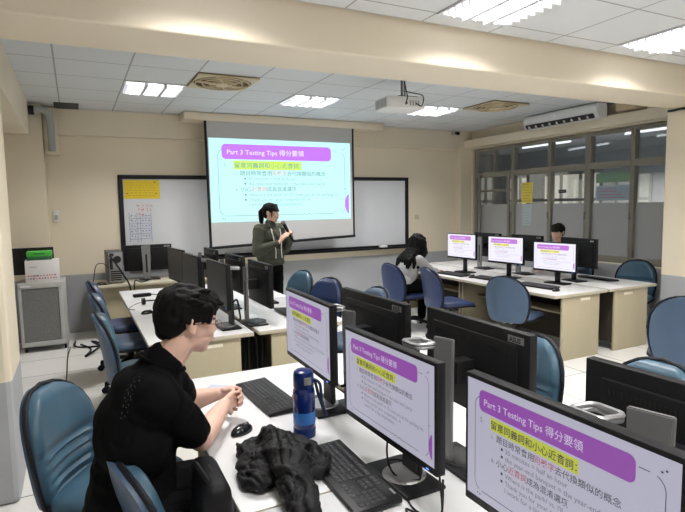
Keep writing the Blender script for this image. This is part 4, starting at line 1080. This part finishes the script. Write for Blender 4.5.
    for k in range(26):
        a, e_ = rnd.uniform(0, 2*PI), rnd.uniform(.25, 1.2); d = V(math.cos(a)*math.cos(e_), math.sin(a)*math.cos(e_), math.sin(e_)); p0 = V(-.015+d.x*.095, d.y*.08, .05+d.z*.075)
        cap(b, Mh @ p0, .016, Mh @ (p0+V(.035, d.y*.02, .006 if d.x < .3 else -.008)+d*.006), .005)
    me = blob(b, .004, 1); ns = [v.normal.copy() for v in me.vertices]; c0 = Mh.translation
    for v, n_ in zip(me.vertices, ns):
        p = Mh.inverted() @ v.co; v.co += n_*(noise.noise(V(p.x*16, p.y*70, p.z*16)+V(1, 1, 1)*noise.noise(p*12)*1.2)*.006+noise.noise(p*28)*.004)
    obj('hair', me, M_hair, t, ang=180)
    # shoulder bag on his lap
    s = thing('shoulder_bag', 'black shoulder bag with a zip standing against the person in black and the desk edge', 'bag', (.332, 1.61, .535))
    b = nb(); box(b, -.06, .06, -.125, .125, .0, .27, .04, seg=4)
    for v in b.verts: v.co.x *= 1-.35*v.co.z/.26; v.co += V(noise.noise(v.co*20), noise.noise(v.co*20+V(5, 0, 0)), 0)*.008
    obj('bag_body', b, mat('bag_nylon', (.007, .007, .008), .55, spec=.2, bump=.1, bscale=300), s, ang=80)
    b = nb(); tube(b, spline([(0, -.095, .21), (0.0, -.06, .255), (0, 0, .268), (0, .06, .255), (0, .095, .21)], 6), .005, 6); obj('zip', b, M_dark, s)
    b = nb(); tube(b, spline([(0, -.09, .22), (-.03, -.05, .275), (-.04, .03, .28), (-.03, .09, .22)], 6), .009, 6); obj('strap', b, mat('bag_nylon', (0, 0, 0)), s)
    b = nb(); box(b, .054, .062, -.075, .075, .03, .14, .004); obj('pocket', b, mat('bag_nylon', (0, 0, 0)), s)
seated_man()

def presenter():
    t = thing('person', 'person standing before the screen in a dark olive knit top, speaking into a microphone', 'person', (2.13, 6.25, 0), math.radians(-68))
    # local: faces +X
    Mh = mat4((.03, 0, 1.535), math.radians(22), math.radians(4))
    sh = {1: V(-.005, .165, 1.335), -1: V(-.005, -.165, 1.335)}
    el = {1: V(.03, .225, 1.09), -1: V(.02, -.225, 1.08)}
    wr = {1: V(.20, .165, 1.255), -1: V(.225, -.045, 1.19)}
    b = nb(); head_bm(b, Mh, .95)
    chain(b, [(-.005, 0, 1.36), (.01, 0, 1.47)], [.045, .043]); chain(b, [(0, 0, .93), (0, 0, 1.1), (0, 0, 1.28)], [.12, .095, .11])
    for q in (-1, 1):
        chain(b, [(0, 0, 1.33), sh[q]], [.06, .05]); chain(b, [sh[q], el[q], wr[q]], [.043, .035, .022])
        chain(b, [(0, q*.08, .88), (0.0, q*.09, .48), (-.01, q*.10, .08)], [.085, .055, .036]); chain(b, [(-.03, q*.10, .035), (.12, q*.11, .03)], [.032, .026])
    hand_bm(b, wr[1], (.35, -.45, .55), (-.2, -.7, -.5), (1.0, 1.1, .6), .9, -1, .0, .6)
    hand_bm(b, wr[-1], (.5, .2, .7), (.1, .9, -.3), (.3, .4, .3), .9, 1, .05, .3)
    obj('body', blob(b, .0055, 2), M_skin2, t, ang=180)
    face_details(t, Mh, None, (.6, .12, .12))
    olive = mat('olive_knit', (.055, .060, .042), .9, bump=.6, bscale=90, var=.15, vscale=12)
    b = nb()
    ell(b, (0, 0, 1.22), .125, .19, .16); ell(b, (0, 0, 1.02), .135, .19, .14); ell(b, (0, 0, .93), .135, .19, .07); ell(b, (0, 0, 1.33), .085, .16, .07)
    chain(b, [(0, 0, 1.36), (.008, 0, 1.415)], [.075, .054])
    for q in (-1, 1): chain(b, [(0, 0, 1.32), sh[q], el[q], wr[q]+(el[q]-wr[q])*.12], [.08, .072, .064, .036])
    obj('sweater', fold(blob(b, .009, 4), .008, 10, 10, 5, 5), olive, t, ang=180)
    b = nb()
    for q in (-1, 1):
        tube(b, spline([(.10, q*.07, 1.35), (.135, q*.06, 1.22), (.15, q*.045, 1.08), (.152, q*.05, .99)], 5), .005, 6)
    obj('ribbon', b, M_white, t)
    b = nb()
    ell(b, (0, 0, .88), .12, .165, .09)
    for q in (-1, 1): chain(b, [(0, q*.08, .86), (0, q*.09, .48), (-.01, q*.10, .10)], [.095, .075, .06])
    obj('trousers', fold(blob(b, .009, 3), .004), M_tee, t, ang=180)
    for q in (-1, 1):
        b = nb(); cap(b, (-.035, q*.10, .038), .04, (.13, q*.11, .034), .032)
        for v in b.verts: v.co.z = max(v.co.z, .001)
        obj('shoe', b, M_black, t)
    b = nb(); S = lambda c, r, rot=None: sph(b, Mh @ V(*c), 1, r, Mh.to_3x3() @ (rot or Matrix.Identity(3)), 24, 16)
    S((-.02, 0, .045), (.098, .083, .080)); S((-.055, 0, .0), (.055, .070, .075))
    for k in range(11):
        y = -.06+k*.012; cap(b, Mh @ V(.04, y*.8, .098), .015, Mh @ V(.095-y*y*8, y, .028), .008)
    for q in (-1, 1): cap(b, Mh @ V(.045, q*.070, .06), .014, Mh @ V(.05, q*.076, -.05), .006)
    chain(b, [Mh @ V(-.10, 0, .045), Mh @ V(-.135, 0, .0), Mh @ V(-.13, 0, -.09), Mh @ V(-.12, 0, -.17)], [.028, .036, .03, .014])
    obj('hair', blob(b, .005, 2, .004, .02), M_hair, t, ang=180)
    m = thing('microphone', 'black handheld microphone held up to the presenter\'s mouth', 'microphone', (0, 0, 0)); m.location = t.matrix_basis @ V(.2, .04, 1.30) if False else (0, 0, 0)
    T = Matrix.Translation(t.location) @ Matrix.Rotation(t.rotation_euler.z, 4, 'Z')
    a0, a1 = T @ (wr[1]+V(.065, -.03, -.06)), T @ (wr[1]+V(-.01, -.13, .18))
    m.location = a0; z0 = Vector((0, 0, 0)); dv = a1-a0
    b = nb(); cyl(b, z0, dv*.85, .015, .021, 16); obj('handle', b, M_black, m)
    b = nb(); sph(b, dv*.92, .030, (1, 1, 1)); obj('grille', b, M_silver, m)
presenter()

def seated_figure(label, loc, rz, top, hairm, hair, lean, head_drop, glasses, jx, hoodie=False, head_yaw=0, headz=1.17):
    t = thing('person', label, 'person', loc, rz)
    hx = .05+lean
    Mh = mat4((hx+.06, 0, headz-head_drop), head_yaw, math.radians(8+head_drop*260))
    nx, nz = hx, headz-.16-head_drop*.75
    sh = {q: V(hx-.04, q*.165, nz-.06) for q in (-1, 1)}
    el = {q: V(hx+.10, q*.21, .755) for q in (-1, 1)}; wr = {q: V(hx+.30, q*.10, .73) for q in (-1, 1)}
    b = nb(); head_bm(b, Mh, .95)
    chain(b, [(nx-.03, 0, nz-.03), (nx+.03, 0, nz+.07)], [.05, .046]); chain(b, [(0, 0, .58), (hx*.4, 0, .76), (hx-.05, 0, nz-.1)], [.11, .105, .11])
    for q in (-1, 1):
        chain(b, [(hx-.05, 0, nz-.07), sh[q]], [.06, .05]); chain(b, [sh[q], el[q], wr[q]], [.045, .037, .023])
        chain(b, [(0, q*.09, .56), (.42, q*.11, .53), (.40, q*.11, .09)], [.08, .055, .036]); chain(b, [(.37, q*.11, .035), (.52, q*.11, .03)], [.032, .026])
        hand_bm(b, wr[q], (.9, -q*.3, 0), (0, 0, -1), (.25, .3, .2), .9, -q, .05, .2)
    obj('body', blob(b, .006, 2), M_skin2, t, ang=180)
    face_details(t, Mh, glasses)
    b = nb()
    ell(b, (.0, 0, .60), .13, .165, .12); ell(b, (hx*.4, 0, .74), .12, .165, .17); ell(b, (hx-.06, 0, nz-.12), .11, .165, .13)
    for q in (-1, 1): chain(b, [(hx-.05, 0, nz-.05), sh[q], el[q], wr[q]+(el[q]-wr[q])*.15], [.07, .062, .054, .036])
    if hoodie: ell(b, (nx-.05, 0, nz-.02), .075, .09, .045)
    obj('hoodie' if hoodie else 'jacket', fold(blob(b, .009, 5), .004), top, t, ang=180)
    b = nb(); ell(b, (0, 0, .56), .12, .17, .075)
    for q in (-1, 1): chain(b, [(0, q*.09, .56), (.42, q*.11, .53), (.40, q*.11, .10)], [.088, .07, .055])
    obj('trousers', blob(b, .01, 4), M_tee, t, ang=180)
    for q in (-1, 1):
        b = nb(); cap(b, (.36, q*.11, .038), .038, (.52, q*.11, .034), .032)
        for v in b.verts: v.co.z = max(v.co.z, .001)
        obj('shoe', b, M_white, t)
    b = nb(); S = lambda c, r: sph(b, Mh @ V(*c), 1, r, Mh.to_3x3(), 24, 16)
    S((-.02, 0, .045), (.100, .086, .082)); S((-.055, 0, .0), (.058, .075, .078))
    for k in range(11):
        y = -.06+k*.012; cap(b, Mh @ V(.04, y*.8, .098), .016, Mh @ V(.097-y*y*8, y, .035), .009)
    if hair == 'long':
        for k in range(15):
            a = -2.2+k*4.4/14; y, x = math.sin(a)*.083, -math.cos(a)*.088-.01
            p1 = Mh @ V(x, y, .03); p2 = p1+V(-.03 if abs(a) < 1.4 else .0, y*.25, -.13); p3 = V(min(p2.x-.05, nx-.16 if abs(a) < 1.2 else p2.x-.10), y*1.7, nz-.06)
            chain(b, [p1, p2, p3, p3+V(-.04, y*.2, -.10)], [.034, .038, .036, .014])
    me = blob(b, .0065, 2); ns = [v.normal.copy() for v in me.vertices]
    for v, n_ in zip(me.vertices, ns): v.co += n_*noise.noise(V(v.co.x*50, v.co.y*50, v.co.z*8))*.008
    obj('hair', me, M_hair, t, ang=180)
    return t
seated_figure('person in a light grey hoodie with long dark hair, head bowed over the desk', (3.76, 5.80, 0), math.radians(4), mat('grey_fleece', (.40, .39, .39), .9, bump=.2, bscale=120), M_hair, 'long', .14, .07, None, 0, True, 0, 1.17)
seated_figure('person with short dark hair and glasses, half hidden behind the window side monitors', (5.92, 5.12, 0), PI, M_tee, M_hair, 'short', .02, 0, mat('glasses_thin', (.5, .35, .25), .3), 0, False, .35, 1.20)
